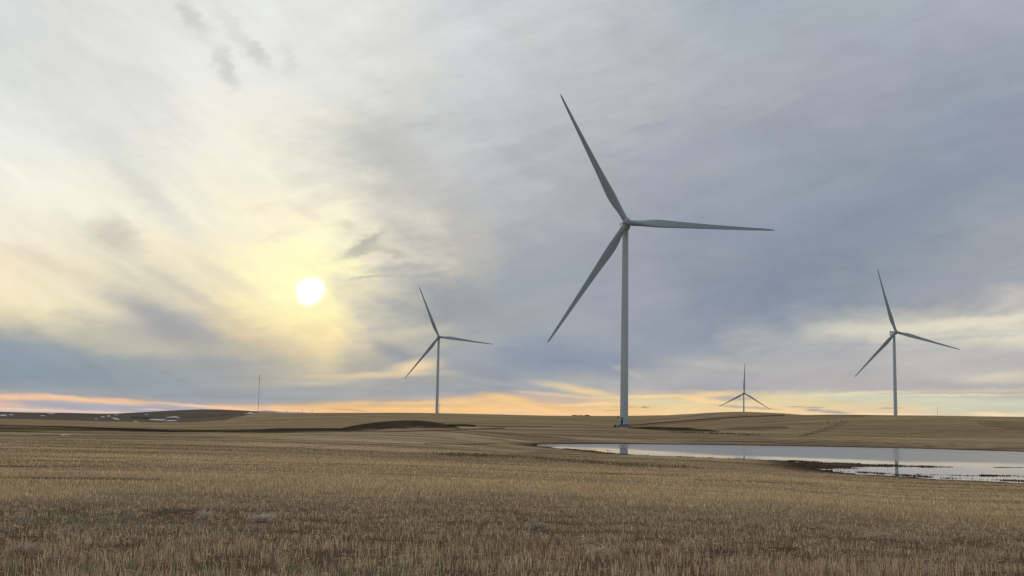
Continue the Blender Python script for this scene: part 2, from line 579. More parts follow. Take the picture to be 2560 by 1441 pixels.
ftv = N(wt, 'ShaderNodeCombineXYZ'); [L(wt, ft, ftv.inputs[i]) for i in range(3)]; ftv = ftv.outputs[0]
wazv = N(wt, 'ShaderNodeCombineXYZ'); [L(wt, waz, wazv.inputs[i]) for i in range(3)]; wazv = wazv.outputs[0]
cur = None
for i, (a0, stops) in enumerate(columns):
    cr = N(wt, 'ShaderNodeValToRGB')
    cr.color_ramp.interpolation = 'LINEAR'
    els_ = cr.color_ramp.elements
    st = sorted(stops, key=lambda s: s[0])
    while len(els_) < len(st):
        els_.new(0.5)
    for j, (e, c) in enumerate(st):
        els_[j].position = el_t(e)
    for j, (e, c) in enumerate(st):
        els_[j].color = (*c, 1)
    if cur is None:
        L(wt, ft, cr.inputs[0])
    else:
        L(wt, after(ftv, cur), cr.inputs[0])
    if cur is None:
        cur = cr.outputs[0]
    else:
        mr = N(wt, 'ShaderNodeMapRange', i_From_Min=columns[i - 1][0], i_From_Max=a0)
        L(wt, after(wazv, cur), mr.inputs[0])
        cur = mix_rgb(wt, mr.outputs[0], cur, cr.outputs[0])
# above the framed sky the deck settles to an even grey
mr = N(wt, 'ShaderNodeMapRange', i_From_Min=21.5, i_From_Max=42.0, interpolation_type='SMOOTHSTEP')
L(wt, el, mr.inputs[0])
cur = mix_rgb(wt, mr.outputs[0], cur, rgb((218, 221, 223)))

# single clouds and breaks: (px, py, half length, half width, tilt deg, colour, strength, softness)
CL = [
 (480, 40, 58, 20, -48, (192, 192, 190), .5), (603, 95, 90, 20, -45, (207, 208, 204), .5), (566, 172, 44, 24, -58, (194, 193, 191), .6),
 (725, 150, 34, 18, -70, (216, 217, 212), .7), (640, 130, 30, 16, -50, (205, 206, 202), .7),
 (350, 455, 170, 32, -42, (216, 217, 208), .7), (290, 590, 55, 38, -30, (205, 198, 186), .8),
 (400, 800, 130, 36, -20, (158, 162, 168), .8), (205, 760, 120, 22, -12, (238, 228, 198), .5),
 (300, 855, 150, 20, -8, (192, 188, 174), .6), (60, 880, 120, 26, -4, (140, 156, 170), .4),
 (918, 606, 46, 18, 36, (168, 172, 162), .8), (895, 634, 50, 10, 16, (180, 180, 168), .6), (950, 618, 40, 16, 0, (190, 188, 176), .5), (870, 560, 26, 8, -15, (214, 208, 190), .6), (985, 632, 34, 9, -8, (186, 182, 172), .7),
 (1010, 668, 90, 11, 6, (168, 171, 172), .65), (930, 693, 75, 5, 9, (188, 184, 172), .7), (1040, 690, 60, 8, 4, (166, 170, 172), .6),
 (965, 395, 95, 45, -10, (186, 188, 186), .6), (1090, 300, 150, 14, 20, (192, 194, 192), .5), (940, 330, 60, 16, 8, (200, 201, 196), .5),
 (1190, 365, 120, 10, 14, (206, 206, 204), .4), (1160, 480, 120, 30, 10, (186, 188, 187), .4),
 (1500, 245, 70, 6, 6, (176, 179, 180), .5), (1630, 320, 55, 12, 12, (160, 162, 176), .5), (1590, 400, 40, 8, 20, (160, 166, 176), .5),
 (1330, 470, 70, 18, 25, (190, 194, 194), .4), (1400, 300, 60, 8, 20, (190, 196, 198), .4),
 (1130, 740, 80, 55, 20, (152, 158, 167), .55), (1000, 835, 110, 13, 10, (206, 200, 180), .7), (930, 860, 80, 9, 12, (214, 204, 176), .5), (995, 885, 60, 18, -20, (140, 148, 160), .7),
 (1040, 918, 58, 16, 12, (240, 214, 172), .9), (940, 938, 150, 7, 4, (222, 202, 166), .75), (820, 955, 70, 8, 6, (214, 200, 170), .5),
 (815, 850, 42, 75, 0, (240, 220, 170), .5), (760, 955, 120, 5, 3, (182, 180, 172), .5), (860, 975, 160, 8, 2, (150, 156, 164), .5),
 (1000, 960, 150, 6, 2, (154, 158, 166), .5), (1180, 920, 100, 20, -12, (140, 150, 168), .45),
 (1240, 957, 130, 6, -8, (170, 173, 177), .35), (1480, 905, 160, 26, 0, (134, 147, 168), .5),
 (1570, 930, 40, 7, -20, (186, 184, 180), .6), (1800, 915, 90, 8, -4, (186, 188, 188), .5),
 (1180, 1000, 70, 9, 3, (252, 204, 136), .85), (1260, 992, 60, 8, -3, (252, 204, 130), .85), (905, 1007, 40, 9, 8, (250, 202, 134), .8), (830, 1010, 60, 7, 4, (252, 200, 130), .8),
 (1020, 1008, 90, 5, 3, (254, 206, 130), .8), (740, 1019, 90, 3.5, 1, (254, 202, 140), .7), (960, 995, 60, 6, -3, (170, 160, 152), .7),
 (1340, 1020, 90, 6, -10, (252, 206, 142), .8), (1300, 1003, 60, 4, -8, (252, 206, 138), .7), (1390, 998, 90, 10, -8, (200, 180, 166), .9), (1500, 1000, 60, 5, -4, (206, 188, 166), .7), (1470, 1012, 80, 4, 4, (252, 208, 148), .8),
 (1420, 968, 75, 8, -6, (232, 208, 164), .6), (1470, 980, 60, 7, -6, (244, 212, 156), .65), (1400, 988, 90, 4, -3, (230, 204, 164), .6),
 (1640, 992, 130, 4, 3, (252, 216, 158), .85), (1750, 1000, 60, 6, -6, (252, 212, 152), .8), (1790, 985, 50, 7, 4, (252, 214, 160), .6), (1620, 1004, 90, 7, 0, (214, 208, 172), .7),
 (1830, 997, 50, 5, 3, (178, 170, 164), .85), (1835, 1017, 42, 3.0, -3, (176, 168, 158), .9), (1895, 1020, 45, 3.0, -2, (184, 176, 162), .85),
 (1565, 1018, 28, 1.6, 0, (196, 172, 134), .8), (1612, 1019, 11, 2.4, 0, (158, 148, 132), .9), (1530, 1027, 22, 1.8, 2, (198, 168, 140), .7),
 (1995, 1017, 24, 1.4, 2, (182, 174, 150), .9), (2035, 1020, 22, 2.0, 0, (176, 170, 156), .9), (2032, 1026, 20, 3.0, 0, (162, 164, 164), .95), (2092, 1032, 42, 4.0, -3, (158, 160, 164), .95),
 (2226, 1021, 24, 1.8, 2, (184, 172, 150), .85), (2200, 1037, 110, 3.0, 1, (254, 222, 190), .8), (2250, 1030, 50, 2.5, 0, (246, 208, 160), .5), (2480, 1037, 50, 4.5, 0, (254, 224, 182), .85),
 (2370, 988, 150, 2.5, 2, (236, 222, 188), .7), (2480, 977, 120, 4, 3, (232, 214, 182), .4), (2500, 945, 80, 10, 5, (222, 212, 190), .6), (2130, 985, 160, 4, 4, (232, 218, 180), .7),
 (2480, 803, 220, 11, 7, (232, 226, 204), .55), (2330, 812, 200, 9, 5, (228, 222, 200), .45), (2420, 832, 240, 6, 3, (196, 194, 186), .5), (2130, 822, 90, 14, 0, (214, 212, 196), .5), (2400, 845, 130, 5, 4, (184, 184, 178), .6), (2140, 862, 170, 5, 1, (168, 172, 178), .6),
 (2330, 895, 180, 10, 5, (196, 194, 186), .35), (1950, 800, 60, 24, -40, (134, 146, 164), .5), (2150, 700, 120, 26, 10, (132, 144, 162), .3),
 (870, 1025, 42, 2.2, -2, (206, 164, 116), .85), (150, 1014, 110, 7, -3, (160, 166, 182), .9), (300, 1020, 180, 6.5, -3, (160, 168, 184), .9), (430, 1024, 120, 5, -2, (160, 166, 182), .8),
 (60, 993, 90, 6, 1, (244, 200, 160), .8), (200, 998, 110, 5, -3, (246, 202, 156), .8), (310, 1002, 60, 4, -3, (236, 196, 160), .7), (480, 1015, 90, 3, -3, (240, 200, 166), .7), (560, 1019, 90, 2.6, -3, (250, 204, 160), .6), (560, 1004, 120, 5, -1, (154, 160, 168), .8), (700, 1006, 90, 4, 1, (158, 162, 168), .7), (985, 1000, 60, 5, 2, (166, 162, 160), .6), (860, 998, 90, 5, 3, (162, 164, 166), .6),
 (250, 1031, 300, 2.2, 0, (240, 216, 204), .6), (380, 1024, 30, 1.6, 0, (246, 208, 180), .7),
]
CL = [(a, b, c_, d_, e_, f_, g_ * (.7 if (f_[0] > 243 and b > 985 and 600 < a < 1420) else 1)) for (a, b, c_, d_, e_, f_, g_) in CL]
CL += [(940, 1014, 60, 2.5, 2, (214, 182, 146), .6), (1085, 1017, 70, 2.5, 2, (214, 184, 150), .6), (1250, 1008, 60, 3, -5, (218, 188, 152), .6), (1010, 999, 70, 4, 3, (178, 168, 158), .6),
       (1150, 1009, 70, 2.5, 4, (226, 190, 148), .5), (780, 1006, 70, 3, 2, (176, 168, 160), .6), (1330, 1010, 60, 3, -8, (214, 186, 156), .5)]
CL += [(770, 535, 46, 13, -25, (234, 225, 203), .6), (700, 590, 48, 12, 18, (238, 228, 206), .5), (650, 520, 60, 14, 15, (238, 230, 208), .5),
       (560, 690, 130, 18, -28, (222, 212, 188), .5), (470, 730, 110, 14, -26, (198, 194, 180), .5), (640, 830, 90, 14, -14, (206, 196, 176), .4),
       (860, 480, 120, 18, 24, (218, 214, 202), .4), (880, 740, 60, 26, 20, (214, 206, 188), .4), (520, 560, 90, 10, -30, (246, 240, 218), .4),
       (120, 330, 160, 14, -14, (222, 224, 218), .4), (150, 470, 200, 16, -16, (246, 242, 226), .4), (100, 650, 150, 14, -16, (226, 214, 192), .5), (330, 690, 120, 12, -24, (212, 206, 186), .5)]
p3 = wnoise(1.6, 3.2, 8, 1.0, 4, .6, 5.7)
s3 = N(wt, 'ShaderNodeSeparateColor'); L(wt, p3.outputs['Color'], s3.inputs[0])
bx = math_n(wt, 'ADD', az, math_n(wt, 'MULTIPLY', warp(s2.outputs[0], s3.outputs[0], 1.2, .9), math_n(wt, 'MAXIMUM', hw, .3)))
by = math_n(wt, 'ADD', el, math_n(wt, 'MULTIPLY', warp(s2.outputs[1], s3.outputs[1], .8, .7), hw))
bp = N(wt, 'ShaderNodeCombineXYZ')
L(wt, bx, bp.inputs[0]); L(wt, by, bp.inputs[1])
PXD = F_PX * math.pi / 180
for (px, py, la, lb, tilt, c, stg) in CL:
    a0, e0 = azel(px, py)
    mp = N(wt, 'ShaderNodeMapping', vector_type='TEXTURE')
    mp.inputs['Location'].default_value = (a0, e0, 0)
    mp.inputs['Rotation'].default_value = (0, 0, R(tilt) - ROLL)
    mp.inputs['Scale'].default_value = (la / PXD, lb / PXD, 1)
    L(wt, after(bp.outputs[0], cur), mp.inputs[0])
    ln = N(wt, 'ShaderNodeVectorMath', operation='LENGTH')
    L(wt, mp.outputs[0], ln.inputs[0])
    mr = N(wt, 'ShaderNodeMapRange', i_From_Min=0.15, i_From_Max=1.7, i_To_Min=stg, i_To_Max=0.0, interpolation_type='SMOOTHSTEP')
    L(wt, ln.outputs['Value'], mr.inputs[0])
    cur = mix_rgb(wt, mr.outputs[0], cur, rgb(c))

# fine fibres of the high cloud
f1 = wnoise(.22, .9, 16, 1.0, 6, .55, 23.0, .6)
f2 = wnoise(.22, .85, -30, 1.0, 6, .55, 41.0, .6)
mrl = N(wt, 'ShaderNodeMapRange', i_From_Min=-16.0, i_From_Max=-9.0)
L(wt, az, mrl.inputs[0])
ff = N(wt, 'ShaderNodeMix'); L(wt, mrl.outputs[0], ff.inputs[0]); L(wt, f2.outputs[0], ff.inputs[2]); L(wt, f1.outputs[0], ff.inputs[3])
amp = math_n(wt, 'MULTIPLY', math_n(wt, 'SUBTRACT', ff.outputs[0], .5), .22)
bw = N(wt, 'ShaderNodeVectorMath', operation='SCALE')
L(wt, cur, bw.inputs[0]); L(wt, math_n(wt, 'ADD', amp, 1.0), bw.inputs['Scale'])
cur = bw.outputs[0]
# horizon streaks
h1 = wnoise(.16, 3.2, 1.5, 1.0, 6, .6, 61.0)
hm = N(wt, 'ShaderNodeMapRange', i_From_Min=.6, i_From_Max=4.5, i_To_Min=.26, i_To_Max=0.0)
L(wt, el, hm.inputs[0])
bw = N(wt, 'ShaderNodeVectorMath', operation='SCALE')
L(wt, cur, bw.inputs[0])
L(wt, math_n(wt, 'ADD', math_n(wt, 'MULTIPLY', math_n(wt, 'SUBTRACT', h1.outputs[0], .5), hm.outputs[0]), 1.0), bw.inputs['Scale'])
cur = bw.outputs[0]

# the veiled sun
sd_ = Vector((math.sin(R(SUN_AZ)) * math.cos(R(SUN_EL)), math.cos(R(SUN_AZ)) * math.cos(R(SUN_EL)), math.sin(R(SUN_EL))))
dt = N(wt, 'ShaderNodeVectorMath', operation='DISTANCE')
dt.inputs[1].default_value = sd_
L(wt, nrm.outputs[0], dt.inputs[0])
ang = math_n(wt, 'MULTIPLY', dt.outputs['Value'], 57.29578)
sn = wnoise(1.3, 1.3, 0, 1.0, 2, .5, 77.0)
angn = math_n(wt, 'ADD', ang, math_n(wt, 'MULTIPLY', math_n(wt, 'SUBTRACT', sn.outputs[0], .5), .5))
angw = math_n(wt, 'MAXIMUM', math_n(wt, 'ADD', ang, math_n(wt, 'MULTIPLY', warp(s2.outputs[2], s3.outputs[2], 3.0, 2.0), .8)), 0.0)
g1 = math_n(wt, 'EXPONENT', math_n(wt, 'MULTIPLY', math_n(wt, 'POWER', math_n(wt, 'DIVIDE', angw, 1.7), 1.4), -1.0))
glow = N(wt, 'ShaderNodeVectorMath', operation='SCALE')
glow.inputs[0].default_value = (.07, .07, .03)
L(wt, g1, glow.inputs['Scale'])
ad = N(wt, 'ShaderNodeVectorMath', operation='ADD')
L(wt, cur, ad.inputs[0]); L(wt, glow.outputs[0], ad.inputs[1])
cur = ad.outputs[0]
dm = N(wt, 'ShaderNodeMapRange', i_From_Min=.46, i_From_Max=.82, i_To_Min=1.0, i_To_Max=0.0, interpolation_type='SMOOTHSTEP')
L(wt, angn, dm.inputs[0])
cur = mix_rgb(wt, dm.outputs[0], cur, (1.5, 1.45, 1.3))

# thin physical sky behind the deck
sky = N(wt, 'ShaderNodeTexSky', sky_type='NISHITA', sun_disc=False, sun_elevation=R(SUN_EL), sun_rotation=R(SUN_AZ))
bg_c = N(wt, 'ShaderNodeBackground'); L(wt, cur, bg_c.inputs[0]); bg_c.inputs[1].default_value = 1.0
bg_s = N(wt, 'ShaderNodeBackground'); L(wt, sky.outputs[0], bg_s.inputs[0]); bg_s.inputs[1].default_value = 0.06
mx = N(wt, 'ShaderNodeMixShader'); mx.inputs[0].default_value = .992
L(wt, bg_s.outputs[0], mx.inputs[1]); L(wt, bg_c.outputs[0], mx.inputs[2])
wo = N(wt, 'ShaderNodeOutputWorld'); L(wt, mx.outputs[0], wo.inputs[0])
world.cycles.sampling_method = 'MANUAL'
world.cycles.sample_map_resolution = 1024

sl = bpy.data.lights.new("sun", 'SUN')
sl.energy = .6
sl.angle = R(10)
sl.color = (1.0, .86, .62)
so = bpy.data.objects.new("sun", sl)
COL.objects.link(so)
so.rotation_euler = (-sd_).to_track_quat('-Z', 'Y').to_euler()
so.location = (0, 0, 60)

# ------------------------------------------------------------------ ground sheet
PXm, PYm = project(GX, GY, GZ)
r_ = np.hypot(GX, GY)
STRAW = np.array([.505, .37, .215])
BROWN = np.array([.33, .235, .135])
SOIL = np.array([.062, .043, .030])
DARK = np.array([.014, .013, .009])
PLOUGH = np.array([.155, .122, .095])
OLIVE = np.array([.45, .345, .19])
SNOW = np.array([.66, .65, .66])


def blend(c, m_, t):
    return c * (1 - m_[..., None]) + t * m_[..., None]


def ppoly(pts, soft=1.0, wob=0.0):
    """a field drawn as a patch of the plane seen from the road"""
    pts = [(a, b) for a, b in pts]
    mk = (PYm > min(p[1] for p in pts) - 8) & (PYm < max(p[1] for p in pts) + 8) & (r_ > 60) & (PXm > -400) & (PXm < 3000)
    out = np.zeros(PXm.shape)
    x, y = PXm[mk], PYm[mk]
    if wob:
        y = y + wob * fbm(GX[mk] / 12, GY[mk] / 30, 55, 4)
    d = seg_dist(x, y * 1.0, pts + [pts[0]])
    d = np.where(inside(x, y, pts), -d, d)
    out[mk] = 1 - sstep(d, -soft, soft)
    return out


def pline(pts, w, rmin=60, wob=0.0):
    mk = (PYm > min(p[1] for p in pts) - 8) & (PYm < max(p[1] for p in pts) + 8) & (r_ > rmin) & (GY > 0)
    out = np.zeros(PXm.shape)
    x, y = PXm[mk], PYm[mk]
    if wob:
        y = y + wob * fbm(GX[mk] / 9, GY[mk] / 30, 57, 3)
    w = w * 1.35
    out[mk] = 1 - sstep(seg_dist(x, y, pts), w * .4, w * 1.1)
    return out


c = np.zeros(GX.shape + (3,)) + STRAW
lo = fbm(GX / 90, GY / 35, 101, 4)
c = blend(c, sstep(lo, -.15, .35) * .8, BROWN)
lo2 = fbm(GX / 55 + 9, GY / 24, 131, 4)
c = blend(c, sstep(lo2, .0, .5) * .35, OLIVE)
# fine along-row streaks
st = fbm(GX / 45, GY / 3.2, 141, 5)
far_st = fbm(GX / 160, GY / 14, 151, 5)
wfar = sstep(r_, 200, 700)
c = blend(c, sstep(st, -.05, .4) * .6 * (1 - wfar) * sstep(r_, 25, 60), BROWN * .62)
c = blend(c, sstep(far_st, -.1, .4) * .6 * wfar, BROWN * .8)
mid_st = fbm(GX / 70 + .3 * fbm(GX / 60, GY / 60, 3, 2), GY / 5.0 + 1.5 * fbm(GX / 80, GY / 60, 5, 2), 147, 5)
c = blend(c, sstep(mid_st, .12, .4) * .55 * sstep(r_, 40, 80) * (1 - sstep(r_, 500, 1000)), SOIL * 2.2)
# bare wheel-cut lines running across the near field
row = GY + .06 * GX + 3.0 * np.sin(GX / 55) + 2 * fbm(GX / 25, GY / 60, 161, 3)
ln = np.abs(((row / 9.0) % 1.0) - .5) * 9.0
lnm = (1 - sstep(ln, .15, .55)) * sstep(fbm(GX / 22, GY / 8, 171, 3), -.15, .25) * (r_ > 45) * (r_ < 330)
c = blend(c, lnm * .75, SOIL * 1.6)
row2 = GY + .02 * GX + 6 * fbm(GX / 120, GY / 200, 163, 3)
for per, ph in ((17.0, 0.0), (29.0, 7.0)):
    l2 = np.abs((((row2 + ph) / per) % 1.0) - .5) * per
    wl = .5 + r_ / 170
    m2 = (1 - sstep(l2, .4 * wl, 1.1 * wl)) * sstep(fbm(GX / 40, GY / 18, 173 + int(per), 3), -.1, .2) * sstep(r_, 75, 110) * (1 - sstep(r_, 360, 500))
    c = blend(c, m2 * .6, SOIL * 2.0)
near_bank = fbm(GX / 60, GY / 7, 157, 5)
c = blend(c, sstep(near_bank, .0, .35) * .5 * wfar, BROWN * .62)
c = c * (1 - .12 * wfar[..., None])
# near field: soil between the stubble
nearw = 1 - sstep(r_ + 4 * fbm(GX / 6, GY / 6, 19, 3), 36, 52)
c = blend(c, nearw * .85, SOIL * 1.3)
# right hill
hill = ppoly([(1560, 1066), (1700, 1053), (1860, 1042), (1960, 1038.5), (2100, 1046), (2240, 1050), (2400, 1052), (2700, 1054), (2700, 1098), (2300, 1090), (2100, 1083), (1860, 1078), (1790, 1077), (1650, 1066)], 2.0, 2.0)
c = blend(c, hill * .7, BROWN * .98)
c = blend(c, pline([(1565, 1065), (1640, 1058.5), (1700, 1053), (1780, 1047.5), (1860, 1042.5), (1960, 1038.5)], 1.6) * .8, SOIL)
c = blend(c, pline([(1600, 1065), (1700, 1057.5), (1800, 1050)], 1.0) * .5, SOIL)
c = blend(c, pline([(1900, 1057), (2000, 1051), (2100, 1045), (2160, 1042)], .8) * .45, SOIL)
for k in (0, 12):
    c = blend(c, pline([(1998 + k, 1090), (2030 + k * 1.2, 1082), (2062 + k * 1.4, 1072), (2090 + k * 1.2, 1062), (2108 + k, 1052)], 1.1) * .6, SOIL)
for x0 in (2070, 2089):
    c = blend(c, pline([(x0, 1052), (x0 + 1, 1063)], 2.2) * .6, np.array([.16, .15, .05]))
for k in range(5):
    y0 = 1054 + k * 3.0
    c = blend(c, pline([(2440 + k * 6, y0 + 1), (2480 + k * 3, y0), (2520, y0 + 2 + k), (2620, y0 + 9 + k * 2)], .9) * .5, SOIL)
for k in range(9):
    y0 = 1060 + k * 3.7
    c = blend(c, pline([(1900 + 37 * ((k * 5) % 7), y0), (2200 + 31 * ((k * 3) % 5), y0 + 5), (2600, y0 + 8)], .8, wob=1.5) * .3, SOIL)
# dark hollow behind the near rise, right of the big tower
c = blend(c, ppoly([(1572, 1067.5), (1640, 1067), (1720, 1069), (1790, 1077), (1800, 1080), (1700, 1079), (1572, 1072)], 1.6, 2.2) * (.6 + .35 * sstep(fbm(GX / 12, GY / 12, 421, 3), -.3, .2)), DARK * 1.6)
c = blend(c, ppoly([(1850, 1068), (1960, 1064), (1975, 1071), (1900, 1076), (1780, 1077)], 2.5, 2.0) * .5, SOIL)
# hollow on the left
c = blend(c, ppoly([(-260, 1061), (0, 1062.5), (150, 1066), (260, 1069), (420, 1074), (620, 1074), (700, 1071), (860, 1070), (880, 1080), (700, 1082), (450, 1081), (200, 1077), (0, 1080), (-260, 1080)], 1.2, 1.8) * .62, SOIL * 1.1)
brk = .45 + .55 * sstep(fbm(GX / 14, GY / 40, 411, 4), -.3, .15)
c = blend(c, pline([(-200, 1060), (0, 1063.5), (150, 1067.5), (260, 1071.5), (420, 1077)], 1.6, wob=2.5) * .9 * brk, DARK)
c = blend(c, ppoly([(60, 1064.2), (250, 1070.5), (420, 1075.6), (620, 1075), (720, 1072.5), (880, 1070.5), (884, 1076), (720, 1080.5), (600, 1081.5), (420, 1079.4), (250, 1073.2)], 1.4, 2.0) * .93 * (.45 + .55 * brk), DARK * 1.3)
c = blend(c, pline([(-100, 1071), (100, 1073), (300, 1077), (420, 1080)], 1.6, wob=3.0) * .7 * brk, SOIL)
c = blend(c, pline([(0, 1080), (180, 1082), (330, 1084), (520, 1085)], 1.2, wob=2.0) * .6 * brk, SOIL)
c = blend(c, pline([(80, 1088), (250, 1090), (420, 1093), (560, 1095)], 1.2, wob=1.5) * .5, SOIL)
# bare soil mound and the dark strip leading off it
u = (GX - MX); u = np.where(u < 0, u / 24.5, u / 20.0)
mound = 1 - sstep(np.hypot(u, (GY - MY) / 27.0) + .12 * fbm(GX / 4, GY / 4, 77, 3), .9, 1.04)
c = blend(c, mound, SOIL * 1.25 * (1 + .25 * fbm(GX / 2.5, GY / 6, 78, 3))[..., None])
c = blend(c, pline([(1120, 1063.5), (1165, 1063.5), (1187, 1065)], 2.4) * .95, DARK)
c = blend(c, pline([(1187, 1065), (1280, 1067), (1380, 1068)], 1.3, wob=.5) * .8, SOIL)
c = blend(c, pline([(860, 1078), (1000, 1079), (1120, 1076), (1260, 1071)], 1.6, wob=.8) * .7, SOIL)
c = blend(c, pline([(1380, 1069), (1545, 1070)], 1.2) * .6, SOIL)
# far dark hill and its old snow
farhill = ppoly([(-300, 1046), (0, 1047.5), (130, 1050), (280, 1054), (400, 1057), (460, 1056.5), (560, 1052), (600, 1044), (625, 1036), (645, 1031), (640, 1000), (-300, 1000)], 1.0, 1.2)
c = blend(c, farhill, PLOUGH * (1 + .3 * fbm(GX / 120, GY / 90, 81, 4))[..., None])
c = blend(c, pline([(330, 1044), (380, 1047), (400, 1049)], 2.2) * .7, SOIL)
c = blend(c, pline([(575, 1048), (600, 1043), (640, 1035)], 1.0) * .7, STRAW * .9)
for (sx, sy, a, b) in [(8, 1038.5, 10, 2.0), (28, 1037.5, 7, 1.2), (107, 1039.5, 6, 1.0), (128, 1034.5, 11, 1.1), (240, 1048, 5, .9), (256, 1042.5, 6, 1.4), (272, 1040.5, 6, 1.5),
                       (292, 1048, 9, 1.8), (284, 1045.5, 7, 1.0), (291, 1037.5, 6, .9), (339, 1053.5, 7, 1.1), (385, 1049, 14, 1.8), (402, 1050, 16, 2.0), (428, 1052, 15, 1.5),
                       (424, 1043.5, 10, 1.2), (437, 1042.5, 10, 1.7), (445, 1045, 6, 1.0), (366, 1036.5, 5, .7), (626, 1031.5, 5, 1.4), (626, 1033.5, 15, 1.1), (162, 1087.5, 12, 1.0)]:
    mk = (np.abs(PXm - sx) < a * 2.2) & (np.abs(PYm - sy) < b * 3 + 2) & (r_ > 100) & (GY > 0)
    x, y = PXm[mk], PYm[mk]
    b *= .72; a *= .9
    q = np.hypot((x - sx) / a, (y - sy) / b) + .35 * fbm(x / 3.0, y / 1.2, int(sx), 3)
    cc = c[mk]
    w_ = 1 - sstep(q, .85, 1.1)
    c[mk] = cc * (1 - w_[:, None]) + SNOW * w_[:, None]
# seeder turning marks in the mid field
for k in range(26):
    x0 = 965 + k * 9.2
    c = blend(c, pline([(x0 + 3, 1116.5), (x0, 1120.5), (x0 + 4, 1126)], .9, 80) * (.55 - .1 * (k % 3)), SOIL * 1.2)
for x0 in (708, 740, 784):
    c = blend(c, pline([(x0 + 22, 1117), (x0 + 4, 1119.5), (x0, 1123), (x0 + 12, 1128)], 1.2, 80) * .55, SOIL * 1.2)
for (pts, w, s) in [([(1060, 1109), (1180, 1111), (1240, 1110)], 1.4, .7), ([(640, 1118), (700, 1120), (900, 1112), (1050, 1108)], 1.0, .3),
                    ([(0, 1101), (300, 1104), (620, 1108)], 1.0, .4), ([(0, 1130), (200, 1131), (400, 1134)], 1.2, .4), ([(0, 1151), (250, 1153), (420, 1152)], 1.2, .8),
                    ([(0, 1166), (120, 1166.5), (260, 1167)], 1.6, .8), ([(560, 1161), (700, 1163.5), (850, 1165)], 1.0, .8), ([(1330, 1180), (1440, 1183), (1560, 1187)], 1.4, .7),
                    ([(1500, 1182), (1600, 1186), (1720, 1189)], 1.5, .7), ([(1330, 1085), (1480, 1091), (1640, 1100)], 1.2, .5), ([(1400, 1100), (1700, 1106), (1960, 1104)], 1.2, .4),
                    ([(1740, 1200), (1900, 1205), (2040, 1210)], 1.6, .7), ([(2230, 1215), (2400, 1220), (2560, 1226)], 1.6, .7), ([(1010, 1164), (1200, 1168), (1370, 1172)], 1.2, .5),
                    ([(70, 1196), (250, 1196), (400, 1198)], 2.4, .7), ([(0, 1204), (140, 1206), (330, 1208)], 2.2, .6)]:
    c = blend(c, pline(pts, w, 55, wob=1.2) * s, SOIL * 1.3)
# damp weedy margin of the slough
c = blend(c, ppoly([(900, 1140), (1200, 1140), (1350, 1127), (1480, 1137), (1700, 1150), (1980, 1160), (2060, 1178), (1700, 1160), (1450, 1160), (1200, 1158), (950, 1153)], 3.0, 3.0) * .6, BROWN * .62)
c = blend(c, (1 - sstep(GSD, 1.5, 9.0)) * .75, SOIL * .9)
c = blend(c, (1 - sstep(GSD, .0, 2.2)), DARK)
spitm = ppoly([(1980, 1150), (2100, 1158), (2240, 1162), (2395, 1166), (2395, 1171), (2240, 1172), (2050, 1176), (1960, 1170)], 2.0)
c = blend(c, spitm * .85 * (GSD > -2) * np.clip(sstep(PXm, 1960, 2120) * .6 + sstep(fbm(GX / 9, GY / 1.5, 401, 4), -.15, .2) * .7, 0, 1), SOIL * 1.2)
c = np.clip(c, .01, .8)

nr, na = GX.shape
verts = np.stack([GX, GY, GZ], -1).reshape(-1, 3)
idx = np.arange(nr * na).reshape(nr, na)
quads = np.stack([idx[:-1, :-1], idx[:-1, 1:], idx[1:, 1:], idx[1:, :-1]], -1).reshape(-1, 4)
# hub under the camera
hub = len(verts)
verts = np.vstack([verts, [[0, 0, 2.2]]])
cap_v = idx[0, :]
quads = quads[:, ::-1]

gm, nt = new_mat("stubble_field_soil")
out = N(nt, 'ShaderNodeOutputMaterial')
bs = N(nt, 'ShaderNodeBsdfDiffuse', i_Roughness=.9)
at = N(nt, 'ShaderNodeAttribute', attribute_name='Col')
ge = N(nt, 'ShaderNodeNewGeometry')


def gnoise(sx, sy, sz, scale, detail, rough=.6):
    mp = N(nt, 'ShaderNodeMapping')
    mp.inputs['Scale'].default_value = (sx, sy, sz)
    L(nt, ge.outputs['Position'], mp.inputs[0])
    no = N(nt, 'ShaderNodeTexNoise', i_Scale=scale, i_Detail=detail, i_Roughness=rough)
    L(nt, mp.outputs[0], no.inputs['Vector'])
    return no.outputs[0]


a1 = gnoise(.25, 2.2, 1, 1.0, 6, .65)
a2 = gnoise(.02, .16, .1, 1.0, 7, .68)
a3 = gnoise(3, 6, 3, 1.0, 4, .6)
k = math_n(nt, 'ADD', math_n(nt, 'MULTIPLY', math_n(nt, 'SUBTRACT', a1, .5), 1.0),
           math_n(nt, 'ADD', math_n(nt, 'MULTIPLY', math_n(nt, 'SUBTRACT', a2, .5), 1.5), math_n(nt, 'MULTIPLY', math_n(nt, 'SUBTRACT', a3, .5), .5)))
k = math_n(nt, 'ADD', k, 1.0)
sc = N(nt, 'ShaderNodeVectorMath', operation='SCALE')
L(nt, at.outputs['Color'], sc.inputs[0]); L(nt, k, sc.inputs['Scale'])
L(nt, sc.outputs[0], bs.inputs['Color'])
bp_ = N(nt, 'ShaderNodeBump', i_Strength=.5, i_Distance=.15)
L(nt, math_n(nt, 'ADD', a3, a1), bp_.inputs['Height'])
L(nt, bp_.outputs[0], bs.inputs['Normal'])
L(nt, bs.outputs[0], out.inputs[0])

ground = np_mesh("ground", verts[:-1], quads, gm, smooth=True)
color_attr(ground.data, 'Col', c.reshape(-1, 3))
tag(ground, kind='structure')
